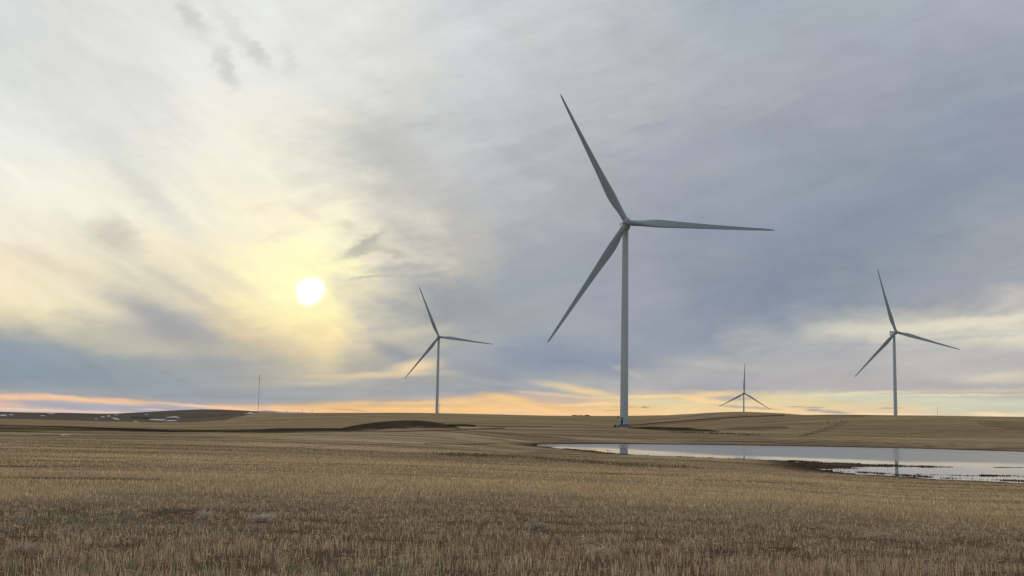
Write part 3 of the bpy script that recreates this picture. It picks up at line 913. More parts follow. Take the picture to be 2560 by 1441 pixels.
# far plain to the horizon and the patch underfoot
pm = simple_mat("far_plain_grass", (.16, .135, .09), .95, .2, .002)
bm = bmesh.new()
ring0 = [bm.verts.new((math.sin(a) * 6300, math.cos(a) * 6300, -43.5)) for a in np.linspace(0, 2 * math.pi, 97)[:-1]]
ring1 = [bm.verts.new((math.sin(a) * 45000, math.cos(a) * 45000, -95)) for a in np.linspace(0, 2 * math.pi, 97)[:-1]]
for i in range(96):
    bm.faces.new((ring0[i], ring0[(i + 1) % 96], ring1[(i + 1) % 96], ring1[i]))
tag(bm_obj("terrain", bm, pm), kind='structure')
rm = simple_mat("gravel_shoulder", (.14, .12, .1), .95, .2, 4.0)
bm = bmesh.new()
add_lathe(bm, [(1.9, 3.3), (2.24, 3.2), (2.26, .01)], 32)
tag(bm_obj("path", bm, rm), kind='structure')

# ------------------------------------------------------------------ water of the slough
wr = np.exp(np.linspace(math.log(95), math.log(330), 150))
waz_ = np.radians(np.linspace(0.2, 36, 320))
WX = wr[:, None] * np.sin(waz_)[None]
WY = wr[:, None] * np.cos(waz_)[None]
wsd = pond_sd(WX, WY)
cl_d = seg_dist(WX.ravel(), WY.ravel(), CALM_LINE).reshape(WX.shape)
cl_az = [math.atan2(p[0], p[1]) for p in CALM_LINE]
cl_r = [math.hypot(*p) for p in CALM_LINE]
line_r = np.interp(waz_, cl_az, cl_r)[None, :]
tip = np.interp(waz_, [math.radians(azel(p_, 1120)[0]) for p_ in (1340, 1440, 1557, 1900)], [.15, .3, .8, 1.0])[None, :]
calm = np.where(wr[:, None] < line_r, 1.0, 1 - sstep((cl_d + 3 * fbm(WX / 14, WY / 5, 91, 3)) / tip, 10, 26))
idx = np.arange(WX.size).reshape(WX.shape)
quads = np.stack([idx[:-1, :-1], idx[:-1, 1:], idx[1:, 1:], idx[1:, :-1]], -1)
keep = wsd[:-1, :-1] < 6
quads = quads[keep][:, ::-1]
wm, nt = new_mat("slough_water")
out = N(nt, 'ShaderNodeOutputMaterial')
bs = N(nt, 'ShaderNodeBsdfPrincipled')
bs.inputs['Base Color'].default_value = (.06, .06, .055, 1)
bs.inputs['IOR'].default_value = 1.38
at = N(nt, 'ShaderNodeAttribute', attribute_name='calm')
ge = N(nt, 'ShaderNodeNewGeometry')
mp = N(nt, 'ShaderNodeMapping'); mp.inputs['Scale'].default_value = (.5, 1.4, 1)
L(nt, ge.outputs['Position'], mp.inputs[0])
no = N(nt, 'ShaderNodeTexNoise', i_Scale=1.6, i_Detail=5.0, i_Roughness=.55)
L(nt, mp.outputs[0], no.inputs['Vector'])
rg = N(nt, 'ShaderNodeMapRange', i_To_Min=.18, i_To_Max=.03)
L(nt, at.outputs['Fac'], rg.inputs[0])
L(nt, rg.outputs[0], bs.inputs['Roughness'])
bst = N(nt, 'ShaderNodeMapRange', i_To_Min=.12, i_To_Max=.012)
L(nt, at.outputs['Fac'], bst.inputs[0])
bm_ = N(nt, 'ShaderNodeBump', i_Distance=.05)
L(nt, bst.outputs[0], bm_.inputs['Strength'])
L(nt, no.outputs[0], bm_.inputs['Height'])
L(nt, bm_.outputs[0], bs.inputs['Normal'])
L(nt, bs.outputs[0], out.inputs[0])
water = np_mesh("water", np.stack([WX, WY, np.zeros_like(WX)], -1).reshape(-1, 3), quads, wm, smooth=True)
float_attr(water.data, 'calm', calm)
tag(water, kind='structure')

# ------------------------------------------------------------------ wind turbines
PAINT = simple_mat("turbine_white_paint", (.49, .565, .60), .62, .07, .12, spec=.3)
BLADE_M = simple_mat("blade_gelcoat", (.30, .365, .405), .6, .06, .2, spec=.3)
DARKM = simple_mat("dark_metal", (.012, .013, .016), .6, .1, 1)
CONC = simple_mat("weathered_concrete", (.22, .22, .23), .9, .15, 2)
GALV = simple_mat("galvanised_steel", (.32, .33, .34), .5, .1, 3, metallic=.4)
GREENBOX = simple_mat("green_cabinet_paint", (.09, .12, .09), .5, .1, 2)
TAU = R(5)
RB = 75.0


def blade_mesh():
    bm = bmesh.new()
    st = [1.0, 2.2, 4, 6, 8.5, 11, 14, 17, 21, 26, 32, 38, 45, 52, 59, 65, 70, 73, 74.7, 75.35]
    ch = [3.0, 3.0, 3.0, 3.1, 3.45, 4.0, 4.4, 4.45, 4.2, 3.65, 3.2, 2.8, 2.4, 2.02, 1.68, 1.38, 1.15, .92, .62, .2]
    th = [1, 1, .96, .8, .6, .46, .37, .32, .28, .25, .23, .21, .2, .19, .18, .18, .18, .18, .18, .2]
    tw = [16, 16, 16, 15.5, 15, 14, 12.5, 11, 9, 7, 5.2, 3.8, 2.6, 1.6, .8, .2, -.3, -.6, -.8, -1]
    rings = []
    for s, c_, t_, w_ in zip(st, ch, th, tw):
        ring = []
        circ = max(0.0, min(1.0, (t_ - .32) / .68))
        ntheta = 28
        for i in range(ntheta):
            a = 2 * math.pi * i / ntheta
            # ellipse-like root turning to an airfoil
            xc = .5 * math.cos(a)                      # +.5 leading edge
            fo = (.5 - xc)                             # 0 at LE .. 1 at TE
            yt = 5 * .5 * (.2969 * math.sqrt(max(fo, 0)) - .126 * fo - .3516 * fo ** 2 + .2843 * fo ** 3 - .1015 * fo ** 4) * 2
            ya = (yt * t_ * (1 if math.sin(a) > 0 else -.75)) + .03 * math.sin(math.pi * fo)
            if abs(math.sin(a)) < 1e-6: ya = .0
            yc = .5 * math.sin(a) * t_
            y = ya * (1 - circ) + yc * circ
            off = (.5 - .36) * (1 - circ)              # keep the leading edge nearly straight
            X = (xc - off) * c_
            Y = y * c_
            # twist: leading edge turned up-wind
            wr_ = R(w_)
            X2 = X * math.cos(wr_) + Y * math.sin(wr_)
            Y2 = -X * math.sin(wr_) + Y * math.cos(wr_)
            bend = -4.2 * (s / RB) ** 2
            ring.append(bm.verts.new((X2, Y2 + bend, s)))
        rings.append(ring)
    for A, B in zip(rings[:-1], rings[1:]):
        n_ = len(A)
        for i in range(n_):
            bm.faces.new((A[i], A[(i + 1) % n_], B[(i + 1) % n_], B[i]))
    bm.faces.new(rings[0][::-1]); bm.faces.new(rings[-1])
    return bm


def hub_mesh():
    bm = bmesh.new()
    add_lathe(bm, [(2.0, 1.55), (1.6, 1.95), (.6, 2.1), (-.8, 2.1), (-1.5, 1.85), (-2.05, 1.25), (-2.2, 1.1), (-2.25, .05)], 36, 'Y')
    for k in range(3):
        n0 = len(bm.verts)
        b2 = bmesh.new()
        add_tube(b2, (0, 0, .6), (0, 0, 2.15), 1.5, 1.38, 28)
        me = bpy.data.meshes.new('tmp'); b2.to_mesh(me); b2.free()
        me.transform(Matrix.Rotation(k * 2 * math.pi / 3, 4, 'Y'))
        bm.from_mesh(me); bpy.data.meshes.remove(me)
    return bm


def nacelle_mesh():
    bm = bmesh.new()
    add_box(bm, (0, 7.6, -.55), (4.1, 11.4, 3.7), .55)
    add_tube(bm, (0, 2.1, 0), (0, 1.7, 0), 1.7, 1.6, 28)
    add_box(bm, (0, 7.5, 1.35), (3.2, 6.5, .35), .1)
    return bm


def cooler_mesh():
    bm = bmesh.new()
    add_box(bm, (0, 12.6, 2.1), (3.7, .7, 1.5), .06)
    for k in range(7):
        add_box(bm, (-1.6 + k * .533, 12.6, 2.1), (.07, .86, 1.42))
    return bm


def tower_mesh(h, rb=2.08, rt=1.55):
    bm = bmesh.new()
    pts = []
    n_ = 24
    for i in range(n_ + 1):
        t = i / n_
        r0_ = rb + (rt - rb) * (t ** 1.15)
        pts.append((t * h, r0_))
    pr = [pts[0]]
    for i in range(1, n_):
        z, r0_ = pts[i]
        if i % 6 == 0:
            pr += [(z - .12, r0_), (z - .1, r0_ + .035), (z + .1, r0_ + .035), (z + .12, r0_)]
        else:
            pr.append((z, r0_))
    pr.append(pts[-1])
    add_lathe(bm, pr, 96)
    return bm


shared = {}


def once(key, fn, mat, smooth_angle=True):
    if key not in shared:
        bm = fn()
        bmesh.ops.recalc_face_normals(bm, faces=bm.faces)
        me = bpy.data.meshes.new(key)
        bm.to_mesh(me); bm.free()
        me.polygons.foreach_set('use_smooth', np.full(len(me.polygons), smooth_angle))
        me.materials.append(mat)
        if smooth_angle:
            me.set_sharp_from_angle(angle=R(32))
        shared[key] = me
    return shared[key]


def turbine(hub_c, psi_deg, phi_deg, label, detail=False):
    psi = R(psi_deg)
    a = Vector((math.sin(psi) * math.cos(TAU), -math.cos(psi) * math.cos(TAU), math.sin(TAU)))
    OV = 5.6
    ax = Vector(hub_c) - a * OV                     # point on the tower axis
    bx_, by_ = ax.x, ax.y
    gz = float(ground_z(bx_, by_)[0])
    t = empty('wind_turbine', (bx_, by_, gz), psi)
    tag(t, label, 'wind turbine', 'wind turbines standing in the stubble fields')
    top = ax.z - 2.1 - gz
    hub_l = Vector((0, -OV * math.cos(TAU), ax.z + OV * math.sin(TAU) - gz))
    base_h = 1.75 if detail else .3
    bm = tower_mesh(top - base_h)
    bmesh.ops.translate(bm, verts=bm.verts, vec=(0, 0, base_h))
    tw_ = bm_obj('tower', bm, PAINT, t, True)
    tw_.data.set_sharp_from_angle(angle=R(30))
    bm = bmesh.new()
    add_lathe(bm, [(-1.2, 3.35), (1.32, 3.3), (1.4, 3.22)] if detail else [(-1.2, 3.2), (.25, 3.2)], 40)
    bm_obj('foundation', bm, CONC, t)
    Mh = Matrix.Translation(hub_l) @ Matrix.Rotation(-TAU, 4, 'X')
    share_obj('nacelle', once('nacelle', nacelle_mesh, PAINT), t, Mh)
    nac = [o for o in t.children if o.name.startswith('nacelle')][0]
    share_obj('cooler', once('cooler', cooler_mesh, DARKM, False), nac, Matrix.Identity(4))
    share_obj('hub', once('hub', hub_mesh, BLADE_M), t, Mh)
    for k in range(3):
        share_obj('blade', once('blade', blade_mesh, BLADE_M), t, Mh @ Matrix.Rotation(R(phi_deg) + k * 2 * math.pi / 3, 4, 'Y'))
    if detail:
        # dark grout ring, door, canopy, lamp arm and steps on the left flank
        bm = bmesh.new(); add_lathe(bm, [(1.38, 2.4), (1.78, 2.26)], 40); bm_obj('base_flange', bm, DARKM, t)
        dirn = R(-128)                             # bearing of the door in tower coordinates
        ca, sa = math.cos(dirn), math.sin(dirn)
        def P(rad, tan, z): return (ca * rad - sa * tan, sa * rad + ca * tan, z)
        rot = Matrix.Rotation(dirn, 4, 'Z')
        bm = bmesh.new(); add_box(bm, P(2.06, 0, 3.05), (.12, .95, 2.1), .04, rot); dr = bm_obj('door', bm, DARKM, t)
        bm = bmesh.new(); add_box(bm, P(2.16, .3, 2.75), (.08, .12, .3), 0, rot); bm_obj('handle', bm, GALV, dr)
        bm = bmesh.new(); add_box(bm, P(2.45, 0, 4.75), (1.3, 1.5, .14), .03, rot); add_box(bm, P(2.45, 0, 5.1), (1.1, 1.3, .5), .05, rot)
        bm_obj('door_canopy', bm, GALV, t)
        bm = bmesh.new(); add_tube(bm, (-2.0, -.3, 5.1), (-3.1, -.4, 5.25), .09); bm_obj('lamp_arm', bm, GALV, t)
        bm = bmesh.new()
        add_lathe(bm, [(0, .5), (.12, .5), (.8, .08)], 16)
        bmesh.ops.translate(bm, verts=bm.verts, vec=(-3.2, -.45, 4.85))
        bm_obj('floodlight', bm, DARKM, t)
        bm = bmesh.new()
        for i in range(8):
            q = i / 7
            add_box(bm, (-2.35 - q * 1.9, -1.3 - q * .3, 1.9 - q * 1.7), (.26, 1.0, .05))
        for s in (-.5, .5):
            add_tube(bm, (-2.2, -1.3 + s, 1.95), (-4.35, -1.6 + s, .05), .06)
            add_tube(bm, (-2.2, -1.3 + s, 3.0), (-4.35, -1.6 + s, 1.1), .045)
            for q in (0, .35, .7, 1):
                x_, y_, z_ = -2.2 - 2.15 * q, -1.3 - .3 * q + s, 1.95 - 1.9 * q
                add_tube(bm, (x_, y_, z_), (x_, y_, z_ + 1.05), .04)
        add_box(bm, (-1.95, -1.15, 1.95), (.9, 1.1, .06))
        bm_obj('staircase', bm, GALV, t)
    return t, gz


T1, gz1 = turbine((58.2, 578.0, 106.8), 2.0, -27.5, 'nearest and tallest white wind turbine behind the pond, one blade pointing right', True)
turbine((-100.07, 1581.4, 118.5), 4.0, -22.7, 'mid distance wind turbine on the ridge behind the bare soil mound')
turbine((440.5, 1306.0, 114.0), 5.0, -15.1, 'right hand wind turbine over the brown hill with black cooler showing')
turbine((574.9, 2818.0, 82.3), 3.9, 2.07, 'smallest most distant wind turbine, one blade upright and half sunk behind the hill')
# cabinet beside the steps
bm = bmesh.new(); add_box(bm, (0, 0, .65), (1.5, 1.3, 1.3), .06); add_box(bm, (0, 0, 1.34), (1.65, 1.45, .08), .02)
o = bm_obj('transformer_box', bm, GREENBOX)
bxy = (T1.location.x - 4.6, T1.location.y - 1.0)
o.location = (*bxy, float(ground_z(*bxy)[0]) - .05)
tag(o, 'low dark green transformer box beside the steps of the nearest turbine', 'transformer box')
bm = bmesh.new()
add_tube(bm, (0, 0, -.2), (0, 0, 1.5), .12, .12, 10); add_tube(bm, (0, 0, 1.5), (0, 0, 1.62), .15, .05, 10)
o = bm_obj('marker_post', bm, simple_mat("post_white", (.6, .6, .6)))
bxy = (T1.location.x - 3.9, T1.location.y - 3.2)
o.location = (*bxy, float(ground_z(*bxy)[0]))
tag(o, 'short white marker post at the foot of the nearest turbine', 'post')

# ------------------------------------------------------------------ masts and poles
def at_px(px, r):
    d = ray(px, 1045)
    a = math.atan2(d[0], d[1])
    return r * math.sin(a), r * math.cos(a)


def z_for(px, py, r):
    d = ray(px, py)
    return CAMZ + r * d[2] / math.hypot(d[0], d[1])


MASTM = simple_mat("mast_steel", (.30, .29, .30), .6, .1, 1)
WOOD = simple_mat("weathered_pole_wood", (.09, .07, .055), .9, .15, 2)


def met_mast(px, py_top, r, w, label, arms=True):
    x, y = at_px(px, r)
    gz = float(ground_z(x, y)[0])
    h = z_for(px, py_top, r) - gz
    t = empty('mast', (x, y, gz))
    tag(t, label, 'mast')
    bm = bmesh.new()
    cs = [(math.cos(a) * w, math.sin(a) * w) for a in (R(90), R(210), R(330))]
    for c_ in cs:
        add_tube(bm, (c_[0], c_[1], -1), (c_[0], c_[1], h), w * .24, None, 6)
    n_ = int(h / (w * 2.2))
    for i in range(n_):
        z0, z1 = h * i / n_, h * (i + 1) / n_
        for k in range(3):
            p, q = cs[k], cs[(k + 1) % 3]
            if i % 2: p, q = q, p
            add_tube(bm, (*p, z0), (*q, z1), w * .12, None, 4)
    bm_obj('lattice', bm, MASTM, t)
    if arms:
        for z_, l_ in ((h - .6, 3.2), (h - 9.5, 3.2), (h * .5, 1.2)):
            bm = bmesh.new()
            add_tube(bm, (-l_, 0, z_), (l_ * .8, 0, z_), .12, None, 6)
            add_tube(bm, (-l_, 0, z_), (-l_, 0, z_ + .9), .14, None, 6)
            add_tube(bm, (l_ * .8, 0, z_), (l_ * .8, 0, z_ + .9), .4, .3, 6)
            add_tube(bm, (.4, 0, z_ - .3), (.4, 0, z_ + 1.0), .5, None, 8)
            bm_obj('sensor_boom', bm, MASTM, t)
        for a in (R(80), R(200), R(320)):
            bm = bmesh.new()
            for zf in (.95, .6, .3):
                add_tube(bm, (0, 0, h * zf), (math.cos(a) * 30, math.sin(a) * 30, -2), .03, None, 4)
            bm_obj('guy_wire', bm, MASTM, t)
    return t


met_mast(644.5, 936.5, 2880, .55, 'tall thin lattice mast with cross booms on the far left ridge')
met_mast(2344, 1017.5, 1600, .22, 'faint thin mast beyond the right end of the hill', False)


def pole(px, py_top, r, label, arm=1.2, rad=.16, grp=None, right_arm=False):
    x, y = at_px(px, r)
    gz = float(ground_z(x, y)[0])
    h = z_for(px, py_top, r) - gz
    t = empty('utility_pole', (x, y, gz))
    tag(t, label, 'utility pole', grp)
    bm = bmesh.new(); add_tube(bm, (0, 0, -1), (0, 0, h), rad * 1.25, rad * .8, 8); bm_obj('pole', bm, WOOD, t)
    bm = bmesh.new(); add_box(bm, (arm * (.6 if right_arm else 0), 0, h - .7), (arm * 2, .18, .25), 0)
    for k in (-.85, -.3, .3, .85):
        add_tube(bm, (arm * k + arm * (.6 if right_arm else 0), 0, h - .58), (arm * k + arm * (.6 if right_arm else 0), 0, h - .25), .09, .05, 6)
    bm_obj('crossarm', bm, WOOD, t)


GP = 'utility poles along the far left ridge'
pole(716, 1026, 1760, 'left pole of the far row, faint above the ridge', grp=GP)
pole(755, 1024, 1700, 'tallest pole of the far row, in the middle', grp=GP)
pole(779.5, 1024.5, 1760, 'right pole of the far row, faint above the ridge', grp=GP)
pole(1097.5, 1009.5, 1680, 'utility pole with crossarm close behind the mid distance turbine tower', 2.6, .2, right_arm=True)
pole(502, 1021.5, 2700, 'tiny post on the crest of the dark far hill', 1.0, .3)

# far mountains, bluish distance haze mixed into their base colour
mm = simple_mat("far_mountain_haze_blue", (.30, .33, .42), .95, .15, .0006)
bm = bmesh.new()
pts = []
for i in range(90):
    px = 430 + i * 4.2
    hpx = 1.2 + 3.5 * max(0, math.exp(-((px - 666) / 26) ** 2)) + 2.6 * math.exp(-((px - 600) / 40) ** 2) + 1.2 * math.exp(-((px - 470) / 60) ** 2)
    x, y = at_px(px, 24000)
    hpx -= 9 * abs((px - 620) / 190) ** 6
    zt = z_for(px, 1031.3 - hpx, 24000)
    pts.append((x, y, zt))
rows = []
for (x, y, zt) in pts:
    rows.append([bm.verts.new((x, y - 2500, -100)), bm.verts.new((x, y - 900, zt * .6)), bm.verts.new((x, y, zt)), bm.verts.new((x, y + 3000, -100))])
for A, B in zip(rows[:-1], rows[1:]):
    for k in range(3):
        bm.faces.new((A[k], B[k], B[k + 1], A[k + 1]))
tag(bm_obj('mountains', bm, mm, smooth=True), kind='structure')

# low bushes on the skyline
LEAF = simple_mat("dark_bush_twigs", (.05, .045, .03), .9, .2, 1)
for k, (px, w_, h_) in enumerate([(1437, 4.5, .8), (1452, 5.0, .6), (1468, 4.0, .9)]):
    x, y = at_px(px, 1540)
    n_ = 500
    th_ = rng.uniform(0, 2 * np.pi, n_); rr_ = np.sqrt(rng.uniform(0, 1, n_))
    P_ = np.stack([rr_ * np.cos(th_) * w_, rr_ * np.sin(th_) * w_ * .6, rng.uniform(0, 1, n_) * h_ * (1 - .7 * rr_ ** 2)], -1)
    D_ = rng.normal(size=(n_, 2, 3)) * .35
    V_ = np.stack([P_ - D_[:, 0], P_ + D_[:, 1], P_ + D_[:, 0]], 1).reshape(-1, 3)
    o = np_mesh('bush', V_, np.arange(n_ * 3).reshape(-1, 3), LEAF)
    o.location = (x, y, float(ground_z(x, y)[0]) + .1)
    tag(o, ['left', 'middle', 'right'][k] + ' low dark bush of three on the ridge left of the nearest turbine', 'bush', 'low bushes on the ridge')

# ------------------------------------------------------------------ standing stubble and weeds (one mass)
def blades_mesh(name, x, y, z, h, w, lean, cols, mat, seg_bend=True):
    n_ = len(x)
    th_ = rng.uniform(0, np.pi, n_)
    dx_, dy_ = np.cos(th_) * w * .5, np.sin(th_) * w * .5
    la = rng.uniform(0, 2 * np.pi, n_)
    lx, ly = np.cos(la) * lean * h, np.sin(la) * lean * h
    b = np.stack([x, y, z - .03], -1)
    t = b + np.stack([lx, ly, h + .03], -1)
    mid = b + np.stack([lx * .35, ly * .35, h * .55], -1)
    o1 = np.stack([dx_, dy_, np.zeros(n_)], -1)
    V_ = np.stack([b - o1, b + o1, mid + o1 * .9, mid - o1 * .9, t + o1 * .55, t - o1 * .55], 1).reshape(-1, 3)
    i0 = np.arange(n_)[:, None] * 6
    Fq = np.concatenate([i0 + [[0, 1, 2, 3]], i0 + [[3, 2, 4, 5]]], 0)
    o = np_mesh(name, V_, Fq, mat)
    color_attr(o.data, 'Col', np.repeat(cols, 6, 0))
    return o


sm, nt = new_mat("straw_stalks")
out = N(nt, 'ShaderNodeOutputMaterial')
at = N(nt, 'ShaderNodeAttribute', attribute_name='Col')
df = N(nt, 'ShaderNodeBsdfDiffuse', i_Roughness=.8)
tr = N(nt, 'ShaderNodeBsdfTranslucent')
L(nt, at.outputs['Color'], df.inputs[0]); L(nt, at.outputs['Color'], tr.inputs[0])
mxs = N(nt, 'ShaderNodeMixShader'); mxs.inputs[0].default_value = .42
L(nt, df.outputs[0], mxs.inputs[1]); L(nt, tr.outputs[0], mxs.inputs[2])
L(nt, mxs.outputs[0], out.inputs[0])

ZONES = [(15.5, 26, 215, .010, .205), (26, 38, 175, .012, .165), (38, 60, 85, .017, .145), (60, 95, 30, .026, .11), (95, 150, 8, .036, .09)]
S_STR = np.array([.82, .60, .38]); S_BRN = np.array([.46, .31, .20]); S_GRY = np.array([.54, .46, .37]); S_GRN = np.array([.33, .37, .25]); S_OLV = np.array([.78, .595, .33])
AX, AY, AH, AW, AC, AL = [], [], [], [], [], []
for (r0_, r1_, dens, w_, h_) in ZONES:
    area = .5 * (r1_ ** 2 - r0_ ** 2) * R(62)
    n_ = int(area * dens)
    r2 = np.sqrt(rng.uniform(r0_ ** 2, r1_ ** 2, n_))
    a2 = np.radians(rng.uniform(-31, 31, n_))
    x = r2 * np.sin(a2); y = r2 * np.cos(a2)
    sp = .30
    # drill rows: slightly oblique, gently curved
    off = .10 * x + .9 * np.sin(x / 21.0)
    v = y - off
    v = (np.floor(v / sp) + .5) * sp + rng.normal(0, .024, n_)
    y = v + off
    cl = fbm(x / .9, y / .5, 201, 2)                       # clumping along rows
    big = fbm(x / 9, y / 3.5, 211, 3)                      # worn patches
    bare = fbm(x / 3.2, y / .9, 221, 3)
    keep = (rng.uniform(0, 1, n_) < np.clip(.60 + 1.9 * cl, .06 + .5 * (r0_ > 50) + .2 * (r0_ > 30), 1)) & (rng.uniform(0, 1, n_) < np.clip(1.35 - 1.5 * sstep(bare, .2, .65), .25, 1))
    # flattened wheel lanes across the field
    rowv = y + .06 * x + 3.0 * np.sin(x / 55) + 2 * fbm(x / 25, y / 60, 161, 3)
    lane = np.abs(((rowv / 9.0) % 1.0) - .5) * 9.0
    keep &= ~((lane < .35) & (rng.uniform(0, 1, n_) < .75) & (r2 > 28))
    sdv = pond_sd(x, y)
    keep &= sdv > 5 + 3 * cl
    x, y, cl, big, bare, r2 = [q[keep] for q in (x, y, cl, big, bare, r2)]
    n_ = len(x)
    # shorter, trampled strip between two taller stands
    strip = sstep(r2 + 3.6 * big, 25, 29) * (1 - sstep(r2 + 5.0 * big, 39, 46))
    hh = h_ * rng.uniform(.7, 1.12, n_) * (1 + .15 * big) * (1 - .3 * strip)
    ww = w_ * rng.uniform(.6, 1.4, n_)
    t = rng.uniform(0, 1, n_)
    col = np.where((t < .55)[:, None], S_STR, np.where((t < .8)[:, None], S_BRN, S_GRY))
    col = blend(col, sstep(r2, 38, 60) * .7 * np.clip(.5 + big, 0, 1), S_OLV)
    col = blend(col, .3 * strip, S_GRY * .95)
    col = blend(col, sstep(fbm(x / 6, y / 1.6, 231, 4), .0, .45) * .4, S_BRN)
    gx_ = np.exp(-(((x + 10.5) / 4.5) ** 2 + ((y - 31.0) / 2.6) ** 2)) + .5 * np.exp(-(((x + 7.5) / 2.5) ** 2 + ((y - 20.5) / 1.2) ** 2))
    g2 = np.exp(-(((x + 3) / 3.0) ** 2 + ((y - 21.0) / 1.0) ** 2)) + np.exp(-(((x - 10) / 3.0) ** 2 + ((y - 42.0) / 1.5) ** 2))
    gm_ = (rng.uniform(0, 1, n_) < np.clip(gx_ * .75 + g2 * .5 + .05, 0, 1))
    col[gm_] = S_GRN
    hh[gm_] *= .75
    col = np.clip(col * rng.uniform(.45, 1.4, n_)[:, None], 0, .88)
    AX.append(x); AY.append(y); AH.append(hh); AW.append(ww); AC.append(col); AL.append(rng.uniform(.0, .28, n_) ** 1.0 + .35 * (rng.uniform(0, 1, n_) < .05))
x, y, hh, ww, col, le = map(np.concatenate, (AX, AY, AH, AW, AC, AL))
z = ground_z(x, y)
st_o = blades_mesh('stubble', x, y, z, hh, ww, le, col, sm)
tag(st_o, 'cut straw stubble standing in drill rows over the near field', 'stubble', kind='stuff')
# fallen straw lying between the rows
n_ = 7000
r2 = np.sqrt(rng.uniform(17.5 ** 2, 45 ** 2, n_)); a2 = np.radians(rng.uniform(-28, 28, n_))
x = r2 * np.sin(a2); y = r2 * np.cos(a2); z = ground_z(x, y) + rng.uniform(.01, .12, n_)
th_ = rng.uniform(0, 2 * np.pi, n_); ln_ = rng.uniform(.05, .17, n_)
d_ = np.stack([np.cos(th_) * ln_, np.sin(th_) * ln_, rng.normal(0, .04, n_)], -1)
p_ = np.stack([-np.sin(th_) * .004, np.cos(th_) * .004, np.full(n_, .004)], -1)
b_ = np.stack([x, y, z], -1)
V_ = np.stack([b_ - p_, b_ + p_, b_ + d_ + p_, b_ + d_ - p_], 1).reshape(-1, 3)
o = np_mesh('straw_litter', V_, np.arange(n_ * 4).reshape(-1, 4), sm)
color_attr(o.data, 'Col', np.repeat(S_STR * rng.uniform(.6, 1.25, n_)[:, None], 4, 0))
tag(o, 'loose fallen straw lying between the stubble rows', 'straw', kind='stuff')

# sedge and drowned stubble along the slough
EX, EY, EZ, EH, EW, EC = [], [], [], [], [], []


def weeds(pts, width, n, h, w, colr, zfun=None, clump=1.5):
    wp = [on_water(p[0], p[1], zfun or 0.0) for p in pts]
    segs = np.array([math.hypot(b[0] - a[0], b[1] - a[1]) for a, b in zip(wp[:-1], wp[1:])])
    k = rng.choice(len(segs), n, p=segs / segs.sum())
    t = rng.uniform(0, 1, n)
    A = np.array(wp)[k]; B = np.array(wp)[k + 1]
    P_ = A + (B - A) * t[:, None] + rng.normal(0, width, (n, 2)) * [.6, 1]
    cl = fbm(P_[:, 0] / clump, P_[:, 1] / clump, 301, 3)
    kp = rng.uniform(0, 1, n) < np.clip(.25 + 1.8 * cl, 0.02, 1)
    P_ = P_[kp]
    m_ = len(P_)
    EX.append(P_[:, 0]); EY.append(P_[:, 1]); EZ.append(np.maximum(ground_z(P_[:, 0], P_[:, 1]) if m_ > 400 else ground_z(P_[:, 0], P_[:, 1]), -.05))
    EH.append(h * rng.uniform(.5, 1.3, m_)); EW.append(w * rng.uniform(.6, 1.5, m_))
    EC.append(np.array(colr) * rng.uniform(.5, 1.4, m_)[:, None])


weeds([(2070, 1176), (2160, 1182), (2240, 1187), (2350, 1195), (2460, 1199), (2600, 1205)], 1.0, 4500, .14, .05, (.12, .085, .05))
weeds([(2180, 1182), (2300, 1187), (2420, 1190), (2600, 1194)], .5, 1500, .11, .05, (.06, .045, .025))
weeds([(2430, 1188.5), (2520, 1190), (2640, 1192)], .5, 1500, .13, .06, (.05, .04, .02))
weeds([(1990, 1153), (2100, 1161), (2240, 1165), (2380, 1168.5)], 1.2, 3500, .12, .05, (.17, .13, .085))
weeds([(1990, 1160), (2040, 1168), (2120, 1170)], 2.0, 3500, .14, .05, (.16, .12, .08))
weeds([(1400, 1121.5), (1470, 1128), (1557, 1137.5), (1700, 1144), (1900, 1151)], .8, 4000, .12, .05, (.10, .07, .045))
weeds([(1450, 1122), (1490, 1124), (1530, 1128)], 1.2, 900, .10, .05, (.07, .05, .03))
weeds([(1120, 1154), (1250, 1150), (1360, 1154), (1500, 1160), (1700, 1168)], 3.2, 5000, .26, .05, (.26, .185, .12), .7)
weeds([(1680, 1085), (1780, 1087), (1880, 1090)], 3.0, 1500, .35, .12, (.12, .09, .05), 1.6)

x, y, z, hh, ww, col = map(np.concatenate, (EX, EY, EZ, EH, EW, EC))
o = blades_mesh('sedge', x, y, z, hh, ww, rng.uniform(0, .5, len(x)), col, sm)
tag(o, 'brown sedge and dead weeds fringing the flooded hollow', 'sedge', kind='stuff')

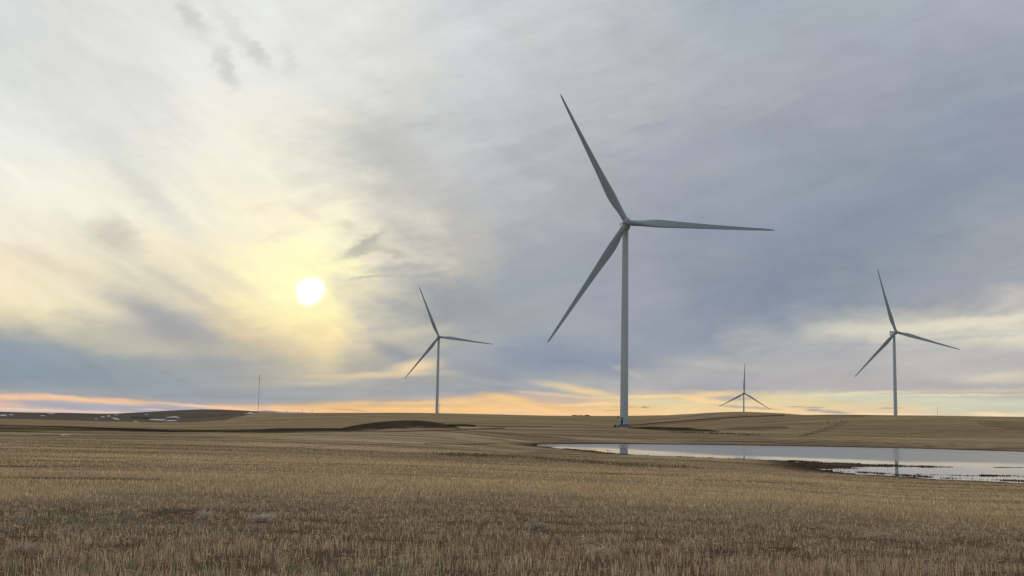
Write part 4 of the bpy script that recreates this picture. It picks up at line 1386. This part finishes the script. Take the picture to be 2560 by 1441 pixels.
# ------------------------------------------------------------------ dry tangled weeds lying on the stubble
def tumbleweed(px, py, wid, hei, n, colr, label):
    wx, wy = on_water(px, py, 2.15)
    bmz = float(ground_z(wx, wy)[0])
    V_, F_ = [], []
    for i in range(n):
        a = rng.uniform(0, 2 * np.pi)
        l_ = rng.uniform(.5, 1.0)
        p = np.array([rng.normal(0, .12) * wid, rng.normal(0, .12) * wid, .02])
        d = np.array([math.cos(a) * wid * .5, math.sin(a) * wid * .4, hei * rng.uniform(.5, 1.4)]) * l_
        curl = rng.normal(0, .5, 3) * wid * .35
        prev = None
        for s in range(6):
            t = s / 5
            q = p + d * t + curl * t * t - np.array([0, 0, hei * .5 * t * t]) + np.array([0, 0, .10 * (1 - (2 * t - 1) ** 2)])
            q[2] = max(q[2], .01)
            wv = .0075 * (1.3 - t)
            side = np.array([-math.sin(a), math.cos(a), .6]) * wv
            k0 = len(V_)
            V_ += [q - side, q + side]
            if s: F_.append([k0 - 2, k0 - 1, k0 + 1, k0])
    o = np_mesh('dry_weed', np.array(V_), np.array(F_), sm)
    color_attr(o.data, 'Col', np.tile(np.clip(np.array(colr) * 1.35, 0, .85), (len(V_), 1)) * np.repeat(rng.uniform(.7, 1.2, len(V_) // 12), 12)[:len(V_), None])
    o.location = (wx, wy, bmz)
    tag(o, label, 'weed', 'dry tangled weeds lying on the stubble')


tumbleweed(1505, 1402, .62, .26, 190, (.50, .42, .31), 'largest pale tangled dry weed near the bottom edge right of centre')
tumbleweed(1470, 1375, .45, .20, 90, (.42, .34, .24), 'smaller dry weed just behind the largest one')
tumbleweed(655, 1306, .75, .14, 130, (.52, .46, .38), 'flat pale grey weed tangle on the trampled strip at left')
tumbleweed(512, 1296, .55, .20, 60, (.48, .42, .33), 'thin arching pale weed left of the flat grey tangle')
tumbleweed(62, 1398, .75, .30, 170, (.42, .34, .26), 'dry weed clump at the bottom left corner')
tumbleweed(345, 1366, .45, .22, 70, (.42, .35, .27), 'small dry weed between the bottom left clump and the trampled strip')
tumbleweed(1345, 1325, .6, .2, 70, (.40, .35, .28), 'sparse curled weed on the trampled strip right of centre')
tumbleweed(2200, 1335, 1.3, .10, 80, (.44, .37, .28), 'long flattened weed lying in the stubble at right')

# ------------------------------------------------------------------ render settings
scene.view_settings.view_transform = 'Standard'
scene.view_settings.look = 'None'
scene.view_settings.exposure = 0.0
scene.view_settings.gamma = 1.0
scene.render.resolution_x = 1024
scene.render.resolution_y = 576
scene.render.engine = 'CYCLES'
scene.cycles.max_bounces = 4
scene.cycles.diffuse_bounces = 2
scene.cycles.glossy_bounces = 3
scene.cycles.use_denoising = False
